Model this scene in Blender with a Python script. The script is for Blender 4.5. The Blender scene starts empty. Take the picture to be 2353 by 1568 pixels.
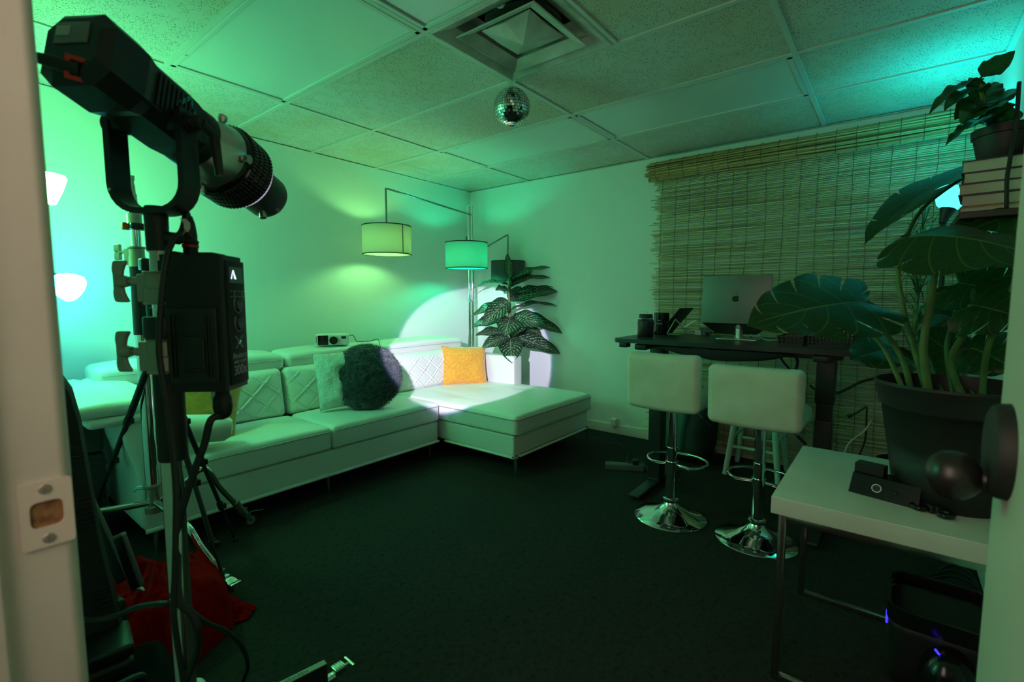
import bpy, bmesh, math, random
from mathutils import Vector, Matrix, noise
R = random.Random(7)
PI = math.pi
sc = bpy.context.scene
COL = sc.collection
# ------------------------------------------------------------------ camera
FPX, CXP, CYP = 1107.0, 1176.5, 784.0
CZ = 1.225
pitch, yaw = math.atan(98 / FPX), math.radians(38.35)
FW = Vector((math.cos(yaw) * math.cos(pitch), math.sin(yaw) * math.cos(pitch), -math.sin(pitch)))
RT = Vector((math.sin(yaw), -math.cos(yaw), 0))
UP = RT.cross(FW)
CAM = Vector((0, 0, CZ))
cd = bpy.data.cameras.new('camera'); cam = bpy.data.objects.new('camera', cd); COL.objects.link(cam)
cam.matrix_world = Matrix(((RT.x, UP.x, -FW.x, 0), (RT.y, UP.y, -FW.y, 0), (RT.z, UP.z, -FW.z, CZ), (0, 0, 0, 1)))
cd.sensor_width = 36; cd.lens = 36 * FPX / 2353; cd.clip_start = 0.01; cd.clip_end = 50
cd.dof.use_dof = True; cd.dof.focus_distance = 3.6; cd.dof.aperture_fstop = 5.0
sc.camera = cam

def ray(px, py): return FW * FPX + RT * (px - CXP) + UP * (CYP - py)
def aD(px, py, d): return CAM + ray(px, py) * (d / FPX)               # a point seen there at depth d
def aZ(px, py, z): r = ray(px, py); return CAM + r * ((z - CZ) / r.z)   # on a horizontal plane
def aX(px, py, x): r = ray(px, py); return CAM + r * (x / r.x)
def aY(px, py, y): r = ray(px, py); return CAM + r * (y / r.y)

# ------------------------------------------------------------------ room numbers
XW, YW, YB, XD, ZC = 3.954, 3.714, -0.37, 0.10, 2.38

# ------------------------------------------------------------------ materials
MATS = {}
def nn(nt, t, **kw):
    n = nt.nodes.new(t)
    for k, v in kw.items(): setattr(n, k, v)
    return n
def mat(name, col=(.8, .8, .8), rough=.5, metal=0, bump=None, var=None, emis=None, es=1, spec=None, coat=0, trans=0, sheen=0, coord='Object'):
    if name in MATS: return MATS[name]
    m = bpy.data.materials.new(name); m.use_nodes = True; nt = m.node_tree
    b = nt.nodes['Principled BSDF']
    b.inputs['Base Color'].default_value = (*col, 1); b.inputs['Roughness'].default_value = rough; b.inputs['Metallic'].default_value = metal
    if spec is not None: b.inputs['Specular IOR Level'].default_value = spec
    if coat: b.inputs['Coat Weight'].default_value = coat; b.inputs['Coat Roughness'].default_value = .1
    if trans: b.inputs['Transmission Weight'].default_value = trans
    if sheen: b.inputs['Sheen Weight'].default_value = sheen
    if emis: b.inputs['Emission Color'].default_value = (*emis, 1); b.inputs['Emission Strength'].default_value = es
    if bump or var:
        tc = nn(nt, 'ShaderNodeTexCoord')
    if bump:
        no = nn(nt, 'ShaderNodeTexNoise'); no.inputs['Scale'].default_value = bump[0]; no.inputs['Detail'].default_value = 3
        bp = nn(nt, 'ShaderNodeBump'); bp.inputs['Strength'].default_value = bump[1]; bp.inputs['Distance'].default_value = bump[2] if len(bump) > 2 else .002
        nt.links.new(tc.outputs[coord], no.inputs['Vector']); nt.links.new(no.outputs['Fac'], bp.inputs['Height']); nt.links.new(bp.outputs['Normal'], b.inputs['Normal'])
    if var:
        n2 = nn(nt, 'ShaderNodeTexNoise'); n2.inputs['Scale'].default_value = var[0]; n2.inputs['Detail'].default_value = 4
        cr = nn(nt, 'ShaderNodeValToRGB')
        lo, hi = var[1], var[2]
        cr.color_ramp.elements[0].position = .3; cr.color_ramp.elements[0].color = (*lo, 1)
        cr.color_ramp.elements[1].position = .7; cr.color_ramp.elements[1].color = (*hi, 1)
        nt.links.new(tc.outputs[coord], n2.inputs['Vector']); nt.links.new(n2.outputs['Fac'], cr.inputs['Fac']); nt.links.new(cr.outputs['Color'], b.inputs['Base Color'])
    MATS[name] = m
    return m

def emit(name, col, s):
    if name in MATS: return MATS[name]
    m = bpy.data.materials.new(name); m.use_nodes = True; nt = m.node_tree
    nt.nodes.remove(nt.nodes['Principled BSDF'])
    e = nn(nt, 'ShaderNodeEmission'); e.inputs['Color'].default_value = (*col, 1); e.inputs['Strength'].default_value = s
    nt.links.new(e.outputs[0], nt.nodes['Material Output'].inputs['Surface'])
    MATS[name] = m
    return m

def leafmat(name, dark, mid, vein, veins=7, variegated=False, rough=.35):
    """a leaf: uv.x along the midrib 0..1, uv.y across 0..1 (midrib at .5)"""
    m = bpy.data.materials.new(name); m.use_nodes = True; nt = m.node_tree
    b = nt.nodes['Principled BSDF']; L = nt.links.new
    b.inputs['Roughness'].default_value = rough
    uv = nn(nt, 'ShaderNodeUVMap'); sx = nn(nt, 'ShaderNodeSeparateXYZ'); L(uv.outputs[0], sx.inputs[0])
    def mth(op, a, c=None):
        n = nn(nt, 'ShaderNodeMath', operation=op)
        for i, v in enumerate((a, c)):
            if v is None: continue
            if isinstance(v, (int, float)): n.inputs[i].default_value = v
            else: L(v, n.inputs[i])
        return n.outputs[0]
    av = mth('ABSOLUTE', mth('SUBTRACT', sx.outputs[1], .5))
    rib = mth('LESS_THAN', av, .012)
    ph = mth('SUBTRACT', mth('MULTIPLY', sx.outputs[0], veins), mth('MULTIPLY', av, veins * .7))
    fr = mth('ABSOLUTE', mth('SUBTRACT', mth('FRACT', ph), .5))
    tc = nn(nt, 'ShaderNodeTexCoord')
    no = nn(nt, 'ShaderNodeTexNoise'); no.inputs['Scale'].default_value = 25; no.inputs['Detail'].default_value = 5
    L(tc.outputs['UV'], no.inputs['Vector'])
    if variegated:
        side = mth('MULTIPLY', mth('LESS_THAN', fr, mth('SUBTRACT', .36, mth('MULTIPLY', av, .62))), mth('GREATER_THAN', no.outputs['Fac'], .52))
    else:
        side = mth('MULTIPLY', mth('LESS_THAN', fr, .035), .5)
    base = nn(nt, 'ShaderNodeMixRGB'); base.inputs[1].default_value = (*dark, 1); base.inputs[2].default_value = (*mid, 1); L(no.outputs['Fac'], base.inputs[0])
    mx = nn(nt, 'ShaderNodeMixRGB'); mx.inputs[2].default_value = (*vein, 1)
    L(mth('MAXIMUM', rib, side), mx.inputs[0]); L(base.outputs[0], mx.inputs[1]); L(mx.outputs[0], b.inputs['Base Color'])
    tr = nn(nt, 'ShaderNodeBsdfTranslucent'); L(mx.outputs[0], tr.inputs['Color'])
    ms = nn(nt, 'ShaderNodeMixShader'); ms.inputs[0].default_value = .34
    L(b.outputs[0], ms.inputs[1]); L(tr.outputs[0], ms.inputs[2]); L(ms.outputs[0], nt.nodes['Material Output'].inputs['Surface'])
    bp = nn(nt, 'ShaderNodeBump'); bp.inputs['Strength'].default_value = .4; bp.inputs['Distance'].default_value = .004
    L(mth('MINIMUM', fr, .12), bp.inputs['Height']); L(bp.outputs[0], b.inputs['Normal'])
    MATS[name] = m
    return m

WALL = mat('wall_paint', (.78, .8, .78), .75, bump=(90, .35, .004))
TRIMW = mat('trim_paint', (.72, .70, .66), .45, bump=(8, .1))
JAMB = mat('jamb_paint', (.62, .56, .50), .5, bump=(30, .12), var=(4, (.60, .54, .48), (.70, .64, .58)))
DOORM = mat('door_paint', (.70, .68, .58), .45, bump=(20, .08), var=(3, (.66, .64, .54), (.74, .72, .62)))
LEATHER = mat('white_leather', (.80, .80, .76), .42, bump=(160, .12, .001))
STOOLW = mat('stool_vinyl', (.76, .74, .64), .5, bump=(120, .1, .001), var=(9, (.66, .63, .52), (.78, .76, .66)))
CHROME = mat('chrome', (.82, .82, .82), .07, 1)
STEEL = mat('satin_steel', (.62, .60, .56), .28, 1)
ALU = mat('brushed_aluminium', (.66, .64, .60), .36, 1)
BLACK = mat('black_plastic', (.012, .012, .012), .45)
BLACKM = mat('black_matte', (.010, .010, .010), .7)
BLACKG = mat('black_gloss', (.008, .008, .009), .18)
RUBBER = mat('black_rubber', (.014, .013, .012), .6)
RED = mat('red_plastic', (.65, .03, .015), .45)
ORANGEC = mat('orange_clip', (.75, .12, .02), .45)
WHITEP = mat('white_plastic', (.75, .75, .72), .4)
GREYP = mat('grey_plastic', (.10, .11, .11), .5)
DESKM = mat('desk_black', (.020, .022, .024), .38, bump=(200, .06, .0005))
CABLE = mat('cable_rubber', (.018, .018, .018), .5)

# ------------------------------------------------------------------ mesh building
def frame(o, z, xh=None):
    """matrix at o with local z along z and local x near xh"""
    z = Vector(z).normalized()
    x = Vector(xh) if xh is not None else (Vector((1, 0, 0)) if abs(z.x) < .9 else Vector((0, 1, 0)))
    x = (x - z * x.dot(z)).normalized(); y = z.cross(x)
    return Matrix(((x.x, y.x, z.x, o[0]), (x.y, y.y, z.y, o[1]), (x.z, y.z, z.z, o[2]), (0, 0, 0, 1)))
def T(x, y, z, rz=0): return Matrix.Translation((x, y, z)) @ Matrix.Rotation(rz, 4, 'Z')

class MB:
    def __init__(s): s.v = []; s.f = []; s.uv = {}
    def add(s, vs, fs, M=None, uvs=None):
        o = len(s.v)
        for i, p in enumerate(vs):
            p = Vector(p)
            s.v.append(M @ p if M is not None else p)
            if uvs: s.uv[o + i] = uvs[i]
        s.f += [tuple(o + i for i in f) for f in fs]
        return s
    def box(s, x0, x1, y0, y1, z0, z1, M=None):
        v = [(x, y, z) for z in (z0, z1) for y in (y0, y1) for x in (x0, x1)]
        return s.add(v, [(0, 2, 3, 1), (4, 5, 7, 6), (0, 1, 5, 4), (2, 6, 7, 3), (0, 4, 6, 2), (1, 3, 7, 5)], M)
    def rbox(s, c, size, r=.01, k=3, n=(1, 1, 1), fn=None, M=None):
        """box with rounded edges; n interior divisions; fn displaces points (local, centred)"""
        h = [d / 2 for d in size]; r = min(r, min(h) * .999)
        def coords(hh, m):
            q = hh - r
            e = [q + r * math.tan(PI / 4 * i / k) for i in range(1, k + 1)]
            mid = [-q + 2 * q * i / m for i in range(m + 1)]
            return [-a for a in reversed(e)] + mid + e
        cs = [coords(h[i], n[i]) for i in range(3)]
        idx = {}; vs = []; fs = []
        def vid(p):
            key = tuple(round(a, 6) for a in p)
            if key not in idx:
                q = Vector([max(-(h[i] - r), min(h[i] - r, p[i])) for i in range(3)])
                d = Vector(p) - q
                w = q + d.normalized() * r if d.length > 1e-9 else Vector(p)
                if fn: w = Vector(fn(w))
                idx[key] = len(vs); vs.append(w + Vector(c))
            return idx[key]
        for ax in range(3):
            a, b = (ax + 1) % 3, (ax + 2) % 3
            for sg in (-1, 1):
                for i in range(len(cs[a]) - 1):
                    for j in range(len(cs[b]) - 1):
                        q = []
                        for (ii, jj) in ((i, j), (i + 1, j), (i + 1, j + 1), (i, j + 1)):
                            p = [0, 0, 0]; p[ax] = sg * h[ax]; p[a] = cs[a][ii]; p[b] = cs[b][jj]; q.append(vid(p))
                        fs.append(tuple(q) if sg > 0 else tuple(reversed(q)))
        return s.add(vs, fs, M)
    def tube(s, pts, r, n=10, M=None, closed=False, cap=True, flat=None):
        pts = [Vector(p) for p in pts]; m = len(pts)
        rs = r if isinstance(r, (list, tuple)) else [r] * m
        tg = []
        for i in range(m):
            a = pts[i - 1] if (i or closed) else pts[0]; b = pts[(i + 1) % m] if (i < m - 1 or closed) else pts[-1]
            tg.append((b - a).normalized())
        nrm = tg[0].orthogonal().normalized(); vs = []; fs = []
        if flat is not None: nrm = (Vector(flat) - tg[0] * Vector(flat).dot(tg[0])).normalized()
        for i in range(m):
            nrm = (nrm - tg[i] * nrm.dot(tg[i])).normalized(); bn = tg[i].cross(nrm)
            for j in range(n):
                a = 2 * PI * j / n
                vs.append(pts[i] + (nrm * math.cos(a) + bn * math.sin(a)) * rs[i])
        for i in range(m if closed else m - 1):
            for j in range(n):
                i2 = (i + 1) % m; j2 = (j + 1) % n
                fs.append((i * n + j, i * n + j2, i2 * n + j2, i2 * n + j))
        if cap and not closed:
            fs.append(tuple(reversed(range(n)))); fs.append(tuple((m - 1) * n + j for j in range(n)))
        return s.add(vs, fs, M)
    def cyl(s, a, b, r, r2=None, n=20, M=None): return s.tube([a, b], [r, r if r2 is None else r2], n, M)
    def lathe(s, prof, n=32, M=None, close=False):
        vs = []; fs = []; m = len(prof)
        for (r, z) in prof:
            for j in range(n):
                a = 2 * PI * j / n; vs.append((r * math.cos(a), r * math.sin(a), z))
        for i in range(m if close else m - 1):
            i2 = (i + 1) % m
            for j in range(n):
                j2 = (j + 1) % n; fs.append((i * n + j, i * n + j2, i2 * n + j2, i2 * n + j))
        if not close:
            if prof[0][0] > 1e-6: fs.append(tuple(reversed(range(n))))
            if prof[-1][0] > 1e-6: fs.append(tuple((m - 1) * n + j for j in range(n)))
        return s.add(vs, fs, M)
    def prism(s, poly, z0, z1, M=None):
        m = len(poly)
        vs = [(x, y, z0) for x, y in poly] + [(x, y, z1) for x, y in poly]
        fs = [tuple(reversed(range(m))), tuple(range(m, 2 * m))] + [(i, (i + 1) % m, m + (i + 1) % m, m + i) for i in range(m)]
        return s.add(vs, fs, M)
    def grid(s, fn, nu, nv, M=None, uv=False, closeu=False):
        vs = []; us = []; fs = []
        for i in range(nu + 1):
            for j in range(nv + 1):
                vs.append(fn(i / nu, j / nv)); us.append((i / nu, j / nv))
        for i in range(nu):
            for j in range(nv):
                a = i * (nv + 1) + j; fs.append((a, a + nv + 1, a + nv + 2, a + 1))
        return s.add(vs, fs, M, us if uv else None)
    def sphere(s, c, r, n=20, m=12, sc=(1, 1, 1), M=None, fn=None):
        vs = []; fs = []
        for i in range(m + 1):
            th = PI * i / m
            for j in range(n):
                a = 2 * PI * j / n
                p = Vector((math.sin(th) * math.cos(a) * sc[0], math.sin(th) * math.sin(a) * sc[1], math.cos(th) * sc[2])) * r
                if fn: p = fn(p)
                vs.append(p + Vector(c))
        for i in range(m):
            for j in range(n):
                j2 = (j + 1) % n; fs.append((i * n + j, (i + 1) * n + j, (i + 1) * n + j2, i * n + j2))
        return s.add(vs, fs, M)

INV = {}
def ob(name, mb, m, parent=None, smooth=True, angle=38, merge=True, label=None, kind=None, local=False):
    """link ONE mesh object; world coordinates are turned into the parent's own"""
    me = bpy.data.meshes.new(name)
    inv = INV.get(parent) if (parent is not None and not local) else None
    vs = [inv @ v for v in mb.v] if inv is not None else mb.v
    me.from_pydata([tuple(v) for v in vs], [], mb.f)
    if mb.uv:
        ul = me.uv_layers.new(name='UVMap')
        for lp in me.loops: ul.data[lp.index].uv = mb.uv.get(lp.vertex_index, (0, 0))
    if merge:
        bm = bmesh.new(); bm.from_mesh(me); bmesh.ops.remove_doubles(bm, verts=bm.verts, dist=1e-5)
        bmesh.ops.dissolve_degenerate(bm, edges=bm.edges, dist=1e-7)
        bmesh.ops.recalc_face_normals(bm, faces=bm.faces); bm.to_mesh(me); bm.free()
    me.materials.append(m)
    if smooth:
        for p in me.polygons: p.use_smooth = True
        me.set_sharp_from_angle(angle=math.radians(angle))
    o = bpy.data.objects.new(name, me); COL.objects.link(o)
    if parent is not None:
        o.parent = parent; INV[o] = INV.get(parent)
    if label: o['label'] = label
    if kind: o['kind'] = kind
    return o
def thing(name, label, cat, loc=(0, 0, 0), rz=0, group=None):
    o = bpy.data.objects.new(name, None); COL.objects.link(o); o.empty_display_size = .05
    o.location = loc; o.rotation_euler = (0, 0, rz); o['label'] = label; o['category'] = cat
    if group: o['group'] = group
    INV[o] = (Matrix.Translation(loc) @ Matrix.Rotation(rz, 4, 'Z')).inverted()
    return o
def tag(o, label, cat, group=None, kind=None):
    o['label'] = label; o['category'] = cat
    if group: o['group'] = group
    if kind: o['kind'] = kind
    return o
def struct(name, mb, m, label=None, parent=None, **kw):
    o = ob(name, mb, m, parent, **kw)
    if parent is None: o['kind'] = 'structure'; o['label'] = label or name.replace('_', ' '); o['category'] = name.split('_')[0]
    return o
def dup(root, loc, rz, label, group=None):
    r = root.copy(); COL.objects.link(r); r.location = loc; r.rotation_euler = (0, 0, rz); r['label'] = label
    if group: r['group'] = group
    for ch in list(root.children):
        c = ch.copy(); COL.objects.link(c); c.parent = r
        for g in list(ch.children):
            d = g.copy(); COL.objects.link(d); d.parent = c
    return r
def text(name, s, size, M, m, parent, depth=.0004, align='CENTER', flat=True):
    cu = bpy.data.curves.new(name, 'FONT'); cu.body = s; cu.size = size; cu.extrude = depth; cu.align_x = align; cu.align_y = 'CENTER'
    to = bpy.data.objects.new(name, cu); COL.objects.link(to)
    bpy.context.view_layer.update()
    me = to.evaluated_get(bpy.context.evaluated_depsgraph_get()).to_mesh()
    mb = MB(); mb.add([v.co.copy() for v in me.vertices], [tuple(p.vertices) for p in me.polygons], M)
    to.to_mesh_clear(); bpy.data.objects.remove(to)
    return ob(name, mb, m, parent, smooth=False, merge=False)
def spline(pts, n=8):
    """smooth curve through the points"""
    P = [Vector(p) for p in pts]; out = []
    for i in range(len(P) - 1):
        a, b, c, d = P[max(i - 1, 0)], P[i], P[i + 1], P[min(i + 2, len(P) - 1)]
        for k in range(n):
            t = k / n
            out.append(.5 * ((2 * b) + (c - a) * t + (2 * a - 5 * b + 4 * c - d) * t * t + (3 * b - a - 3 * c + d) * t ** 3))
    out.append(P[-1]); return out
def smooth(a, b, x): t = max(0, min(1, (x - a) / (b - a))); return t * t * (3 - 2 * t)
# ================================================================== the room
# carpet
cm = bpy.data.materials.new('carpet'); cm.use_nodes = True; nt = cm.node_tree; b = nt.nodes['Principled BSDF']
b.inputs['Roughness'].default_value = .95; b.inputs['Specular IOR Level'].default_value = .1
tc = nn(nt, 'ShaderNodeTexCoord'); vo = nn(nt, 'ShaderNodeTexVoronoi'); vo.inputs['Scale'].default_value = 130
n1 = nn(nt, 'ShaderNodeTexNoise'); n1.inputs['Scale'].default_value = 45; n1.inputs['Detail'].default_value = 6
mx = nn(nt, 'ShaderNodeMath', operation='MULTIPLY'); cr = nn(nt, 'ShaderNodeValToRGB')
cr.color_ramp.elements[0].position = .12; cr.color_ramp.elements[0].color = (.008, .0076, .0072, 1)
cr.color_ramp.elements[1].position = .5; cr.color_ramp.elements[1].color = (.035, .033, .031, 1)
nt.links.new(tc.outputs['Object'], vo.inputs['Vector']); nt.links.new(tc.outputs['Object'], n1.inputs['Vector'])
nt.links.new(vo.outputs['Distance'], mx.inputs[0]); nt.links.new(n1.outputs['Fac'], mx.inputs[1])
nt.links.new(n1.outputs['Fac'], cr.inputs['Fac']); nt.links.new(cr.outputs['Color'], b.inputs['Base Color'])
bp = nn(nt, 'ShaderNodeBump'); bp.inputs['Strength'].default_value = .8; bp.inputs['Distance'].default_value = .006
nt.links.new(mx.outputs[0], bp.inputs['Height']); nt.links.new(bp.outputs[0], b.inputs['Normal'])
struct('floor', MB().box(-1.2, XW + .1, YB - .1, YW + .1, -.1, 0), cm, 'dark charcoal carpet floor')
struct('wall_left', MB().box(-.05, XW + .1, YW, YW + .1, 0, ZC + .1), WALL, 'long textured wall behind the white sofa')
struct('wall_right', MB().box(XW, XW + .1, YB - .1, YW, 0, ZC + .1), WALL, 'wall behind the reed blind and desk')
struct('wall_back', MB().box(-.05, XW, YB - .1, YB, 0, ZC + .1), WALL, 'wall behind the plants and side table')
# the wall with the doorway: opening from y=-.13 to y=.66
YJ, YH, ZH = .66, -.13, 2.06
w = MB(); w.box(-.05, XD - .012, YJ + .02, YW, 0, ZC + .1); w.box(-.05, XD - .012, YB, YH - .02, 0, ZC + .1); w.box(-.05, XD - .012, YH - .02, YJ + .02, ZH + .02, ZC + .1)
struct('wall_door', w, WALL, 'wall around the doorway the view looks through')
# jamb on the latch side, with a stop bead and rounded arris
j = MB(); j.rbox(((XD - .06) / 2 + .0, YJ + .016, ZH / 2), (XD + .058, .032, ZH), .0115, 5)
j.rbox((.024, YJ - .004, ZH / 2), (.036, .012, ZH), .003, 2)
jo = struct('trim_1', j, JAMB, 'painted door jamb beside the camera carrying the strike plate')
st = MB()
pl = []
sx0, sx1, sz0, sz1 = .0585, .0985, .975, 1.043
# strike plate: a plate with a rounded opening built as a ring of quads
cxp, czp = (sx0 + sx1) / 2 - .002, (sz0 + sz1) / 2
def sq(t, hx, hz, e):
    c, s_ = math.cos(t), math.sin(t)
    return (math.copysign(abs(c) ** e, c) * hx, math.copysign(abs(s_) ** e, s_) * hz)
NS = 40
outer = [sq(2 * PI * i / NS, (sx1 - sx0) / 2, (sz1 - sz0) / 2, .12) for i in range(NS)]
inner = [sq(2 * PI * i / NS, .0125, .0135, .45) for i in range(NS)]
for yy in (YJ - .0005, YJ - .003):
    st.v += [Vector((cxp + a, yy, czp + c)) for a, c in outer] + [Vector((cxp + a, yy, czp + c)) for a, c in inner]
for i in range(NS):
    i2 = (i + 1) % NS
    st.f += [(i, i2, NS + i2, NS + i), (2 * NS + i, 3 * NS + i, 3 * NS + i2, 2 * NS + i2), (i, 2 * NS + i, 2 * NS + i2, i2), (NS + i, NS + i2, 3 * NS + i2, 3 * NS + i)]
so = ob('strike_plate', st, mat('strike_paint', (.72, .62, .55), .4, .15, bump=(40, .2)), jo)
ob('latch_hole', MB().box(cxp - .013, cxp + .013, YJ - .0008, YJ - .0002, czp - .014, czp + .014), mat('latch_hole_wood', (.20, .075, .02), .8, bump=(60, .6), var=(70, (.09, .03, .01), (.40, .2, .08))), so)
for dz in (-.0255, .0255):
    s_ = MB(); s_.lathe([(0, .0012), (.0045, .001), (.0052, 0)], 16, frame((cxp, YJ - .003, czp + dz), (0, -1, 0)))
    for k in range(2): s_.box(-.0035, .0035, -.0007, .0007, .0011, .0015, frame((cxp, YJ - .003, czp + dz), (0, -1, 0), (1, 0, .4)) @ Matrix.Rotation(k * PI / 2, 4, 'Z'))
    ob('screw', s_, mat('screw_metal', (.4, .36, .33), .4, .8), so)
struct('trim_2', MB().rbox(((XD - .06) / 2, YH - .011, ZH / 2), (XD + .058, .022, ZH), .006, 2), JAMB, 'door jamb on the hinge side')
struct('trim_3', MB().rbox(((XD - .06) / 2, (YJ + YH) / 2, ZH + .011), (XD + .058, YJ - YH + .04, .022), .006, 2), JAMB, 'door head above the camera')
# open door leaf, seen edge-on at the right
dy = -.110
do = struct('door_1', MB().rbox((.105 + .365, dy - .0175, 1.02), (.73, .035, 2.02), .003, 2), DOORM, 'open pale door with black round knob')
KX, KZ = .765, 1.052
k = MB(); k.lathe([(0, .017), (.044, .017), (.051, .014), (.0535, .009), (.0545, 0)], 40, frame((KX, dy, KZ), (0, 1, 0)))
ko = ob('lock_rose', k, RUBBER, do)
k = MB(); k.lathe([(.014, .010), (.013, .020), (.020, .025), (.027, .034), (.0290, .045), (.027, .056), (.019, .065), (.008, .069), (0, .0695)], 32, frame((KX - .004, dy, KZ - .036), (0, 1, 0)))
ob('door_knob', k, mat('knob_black', (.014, .013, .012), .34), do)
# baseboards
def baseboard(name, x0, x1, y0, y1, lab): struct(name, MB().rbox(((x0 + x1) / 2, (y0 + y1) / 2, .043), (x1 - x0, y1 - y0, .086), .004, 2), TRIMW, lab)
baseboard('baseboard_right', XW - .013, XW, YB, YW, 'white baseboard along the wall with the blind')
baseboard('baseboard_left', XD, XW - .013, YW - .013, YW, 'white baseboard behind the sofa')
baseboard('baseboard_back', XD + .6, XW - .013, YB, YB + .013, 'white baseboard behind the plants')
# ceiling: lay-in tiles with pinholes + grid
tm = bpy.data.materials.new('ceiling_tile'); tm.use_nodes = True; nt = tm.node_tree; b = nt.nodes['Principled BSDF']; L_ = nt.links.new
b.inputs['Roughness'].default_value = .85
tc = nn(nt, 'ShaderNodeTexCoord')
v1 = nn(nt, 'ShaderNodeTexVoronoi'); v1.inputs['Scale'].default_value = 125
v2 = nn(nt, 'ShaderNodeTexNoise'); v2.inputs['Scale'].default_value = 14
l1 = nn(nt, 'ShaderNodeMath', operation='LESS_THAN'); l1.inputs[1].default_value = .27
g1 = nn(nt, 'ShaderNodeMath', operation='GREATER_THAN'); g1.inputs[1].default_value = .42
m1 = nn(nt, 'ShaderNodeMath', operation='MULTIPLY')
n3 = nn(nt, 'ShaderNodeTexNoise'); n3.inputs['Scale'].default_value = 1.3
c0 = nn(nt, 'ShaderNodeValToRGB'); c0.color_ramp.elements[0].position = .45; c0.color_ramp.elements[0].color = (.62, .61, .56, 1); c0.color_ramp.elements[1].position = .62; c0.color_ramp.elements[1].color = (.60, .53, .42, 1)
mxc = nn(nt, 'ShaderNodeMixRGB'); mxc.inputs[2].default_value = (.10, .09, .08, 1)
for a, c in ((tc.outputs['Object'], v1.inputs['Vector']), (tc.outputs['Object'], v2.inputs['Vector']), (tc.outputs['Object'], n3.inputs['Vector']), (v1.outputs['Distance'], l1.inputs[0]), (v2.outputs['Fac'], g1.inputs[0]), (l1.outputs[0], m1.inputs[0]), (g1.outputs[0], m1.inputs[1]), (n3.outputs['Fac'], c0.inputs['Fac']), (c0.outputs[0], mxc.inputs[1]), (m1.outputs[0], mxc.inputs[0]), (mxc.outputs[0], b.inputs['Base Color'])): L_(a, c)
bp = nn(nt, 'ShaderNodeBump'); bp.inputs['Strength'].default_value = .5; bp.inputs['Distance'].default_value = .003; bp.invert = True
L_(m1.outputs[0], bp.inputs['Height']); L_(bp.outputs[0], b.inputs['Normal'])
GX = [.293, .898, 1.503, 2.108, 2.713, 3.310]; GY = [.435, 1.670, 2.905]
xs = [XD] + GX + [XW]; ys = [YB] + GY + [YW]
FIX = [(.898, 1.503, 1.670, 2.905), (2.713, 3.310, 1.670, 2.905), (2.713, 3.310, .435, 1.670), (.898, 1.503, .435, 1.670)]
VENT = (1.503, 2.108, 1.060, 1.670)
t = MB()
def cellfree(x0, x1, y0, y1):
    for f in FIX:
        if abs(f[0] - x0) < .02 and abs(f[2] - y0) < .02: return False
    return True
for i in range(len(xs) - 1):
    for jn in range(len(ys) - 1):
        x0, x1, y0, y1 = xs[i], xs[i + 1], ys[jn], ys[jn + 1]
        if not cellfree(x0, x1, y0, y1): continue
        if abs(x0 - VENT[0]) < .02 and abs(y0 - .435) < .02: y1 = VENT[2]
        dz = R.uniform(-.0015, .0025)
        t.box(x0 + .004, x1 - .004, y0 + .004, y1 - .004, ZC + .006 + max(dz, 0), ZC + .018)
t.box(XD - .1, XW + .1, YB - .1, YW + .1, ZC + .16, ZC + .2)
co = struct('ceiling', t, tm, 'drop ceiling of speckled tiles', smooth=False)
g = MB(); HB = .012
for x in GX: g.box(x - HB, x + HB, YB, YW, ZC - .001, ZC + .012)
for y in GY: g.box(XD, XW, y - HB, y + HB, ZC - .0012, ZC + .012)
g.box(VENT[0], VENT[1], VENT[2] - HB, VENT[2] + HB, ZC - .0011, ZC + .012)
g.box(XD, XW, YW - .022, YW, ZC - .002, ZC + .001); g.box(XW - .022, XW, YB, YW, ZC - .002, ZC + .001); g.box(XD, XW, YB, YB + .024, ZC - .002, ZC + .001)
ob('ceiling_grid', g, mat('grid_paint', (.60, .60, .56), .5), co, smooth=False)
# a dark reveal line each side of the bars, where tiles stop short of the flange, is left by the gap above
# fluorescent troffers, switched off
labs = ['ceiling light panel nearest the spotlight, switched off', 'ceiling light panel nearest the far corner, beyond the mirror ball', 'ceiling light panel nearest the reed blind, switched off', 'ceiling light panel cut by the top of the photo beside the air vent']
LENS = mat('light_lens', (.62, .68, .66), .3, bump=(500, .15, .0005), coat=.2)
for n_, (x0, x1, y0, y1) in enumerate(FIX):
    tt = thing('ceiling_light', labs[n_], 'ceiling light', ((x0 + x1) / 2, (y0 + y1) / 2, ZC), 0, 'switched off ceiling lights')
    a, c, d, e = x0 + .014, x1 - .014, y0 + .014, y1 - .014
    f = MB(); wd = .024
    for (p, q, u, v_) in ((a, a + wd, d, e), (c - wd, c, d, e), (a, c, d, d + wd), (a, c, e - wd, e)): f.rbox(((p + q) / 2, (u + v_) / 2, ZC + .005), (q - p, v_ - u, .014), .003, 2)
    ob('frame', f, mat('fixture_paint', (.58, .60, .56), .4), tt)
    ob('diffuser', MB().box(a + wd, c - wd, d + wd, e - wd, ZC + .006, ZC + .010), LENS, tt, smooth=False)
    h = MB()
    for yy in (d + .18, e - .18): h.box(a + .004, a + .016, yy - .008, yy + .008, ZC - .005, ZC)
    ob('latch', h, mat('fixture_paint'), tt)
    ob('housing', MB().box(a, c, d, e, ZC + .012, ZC + .10), mat('fixture_paint'), tt)
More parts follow.
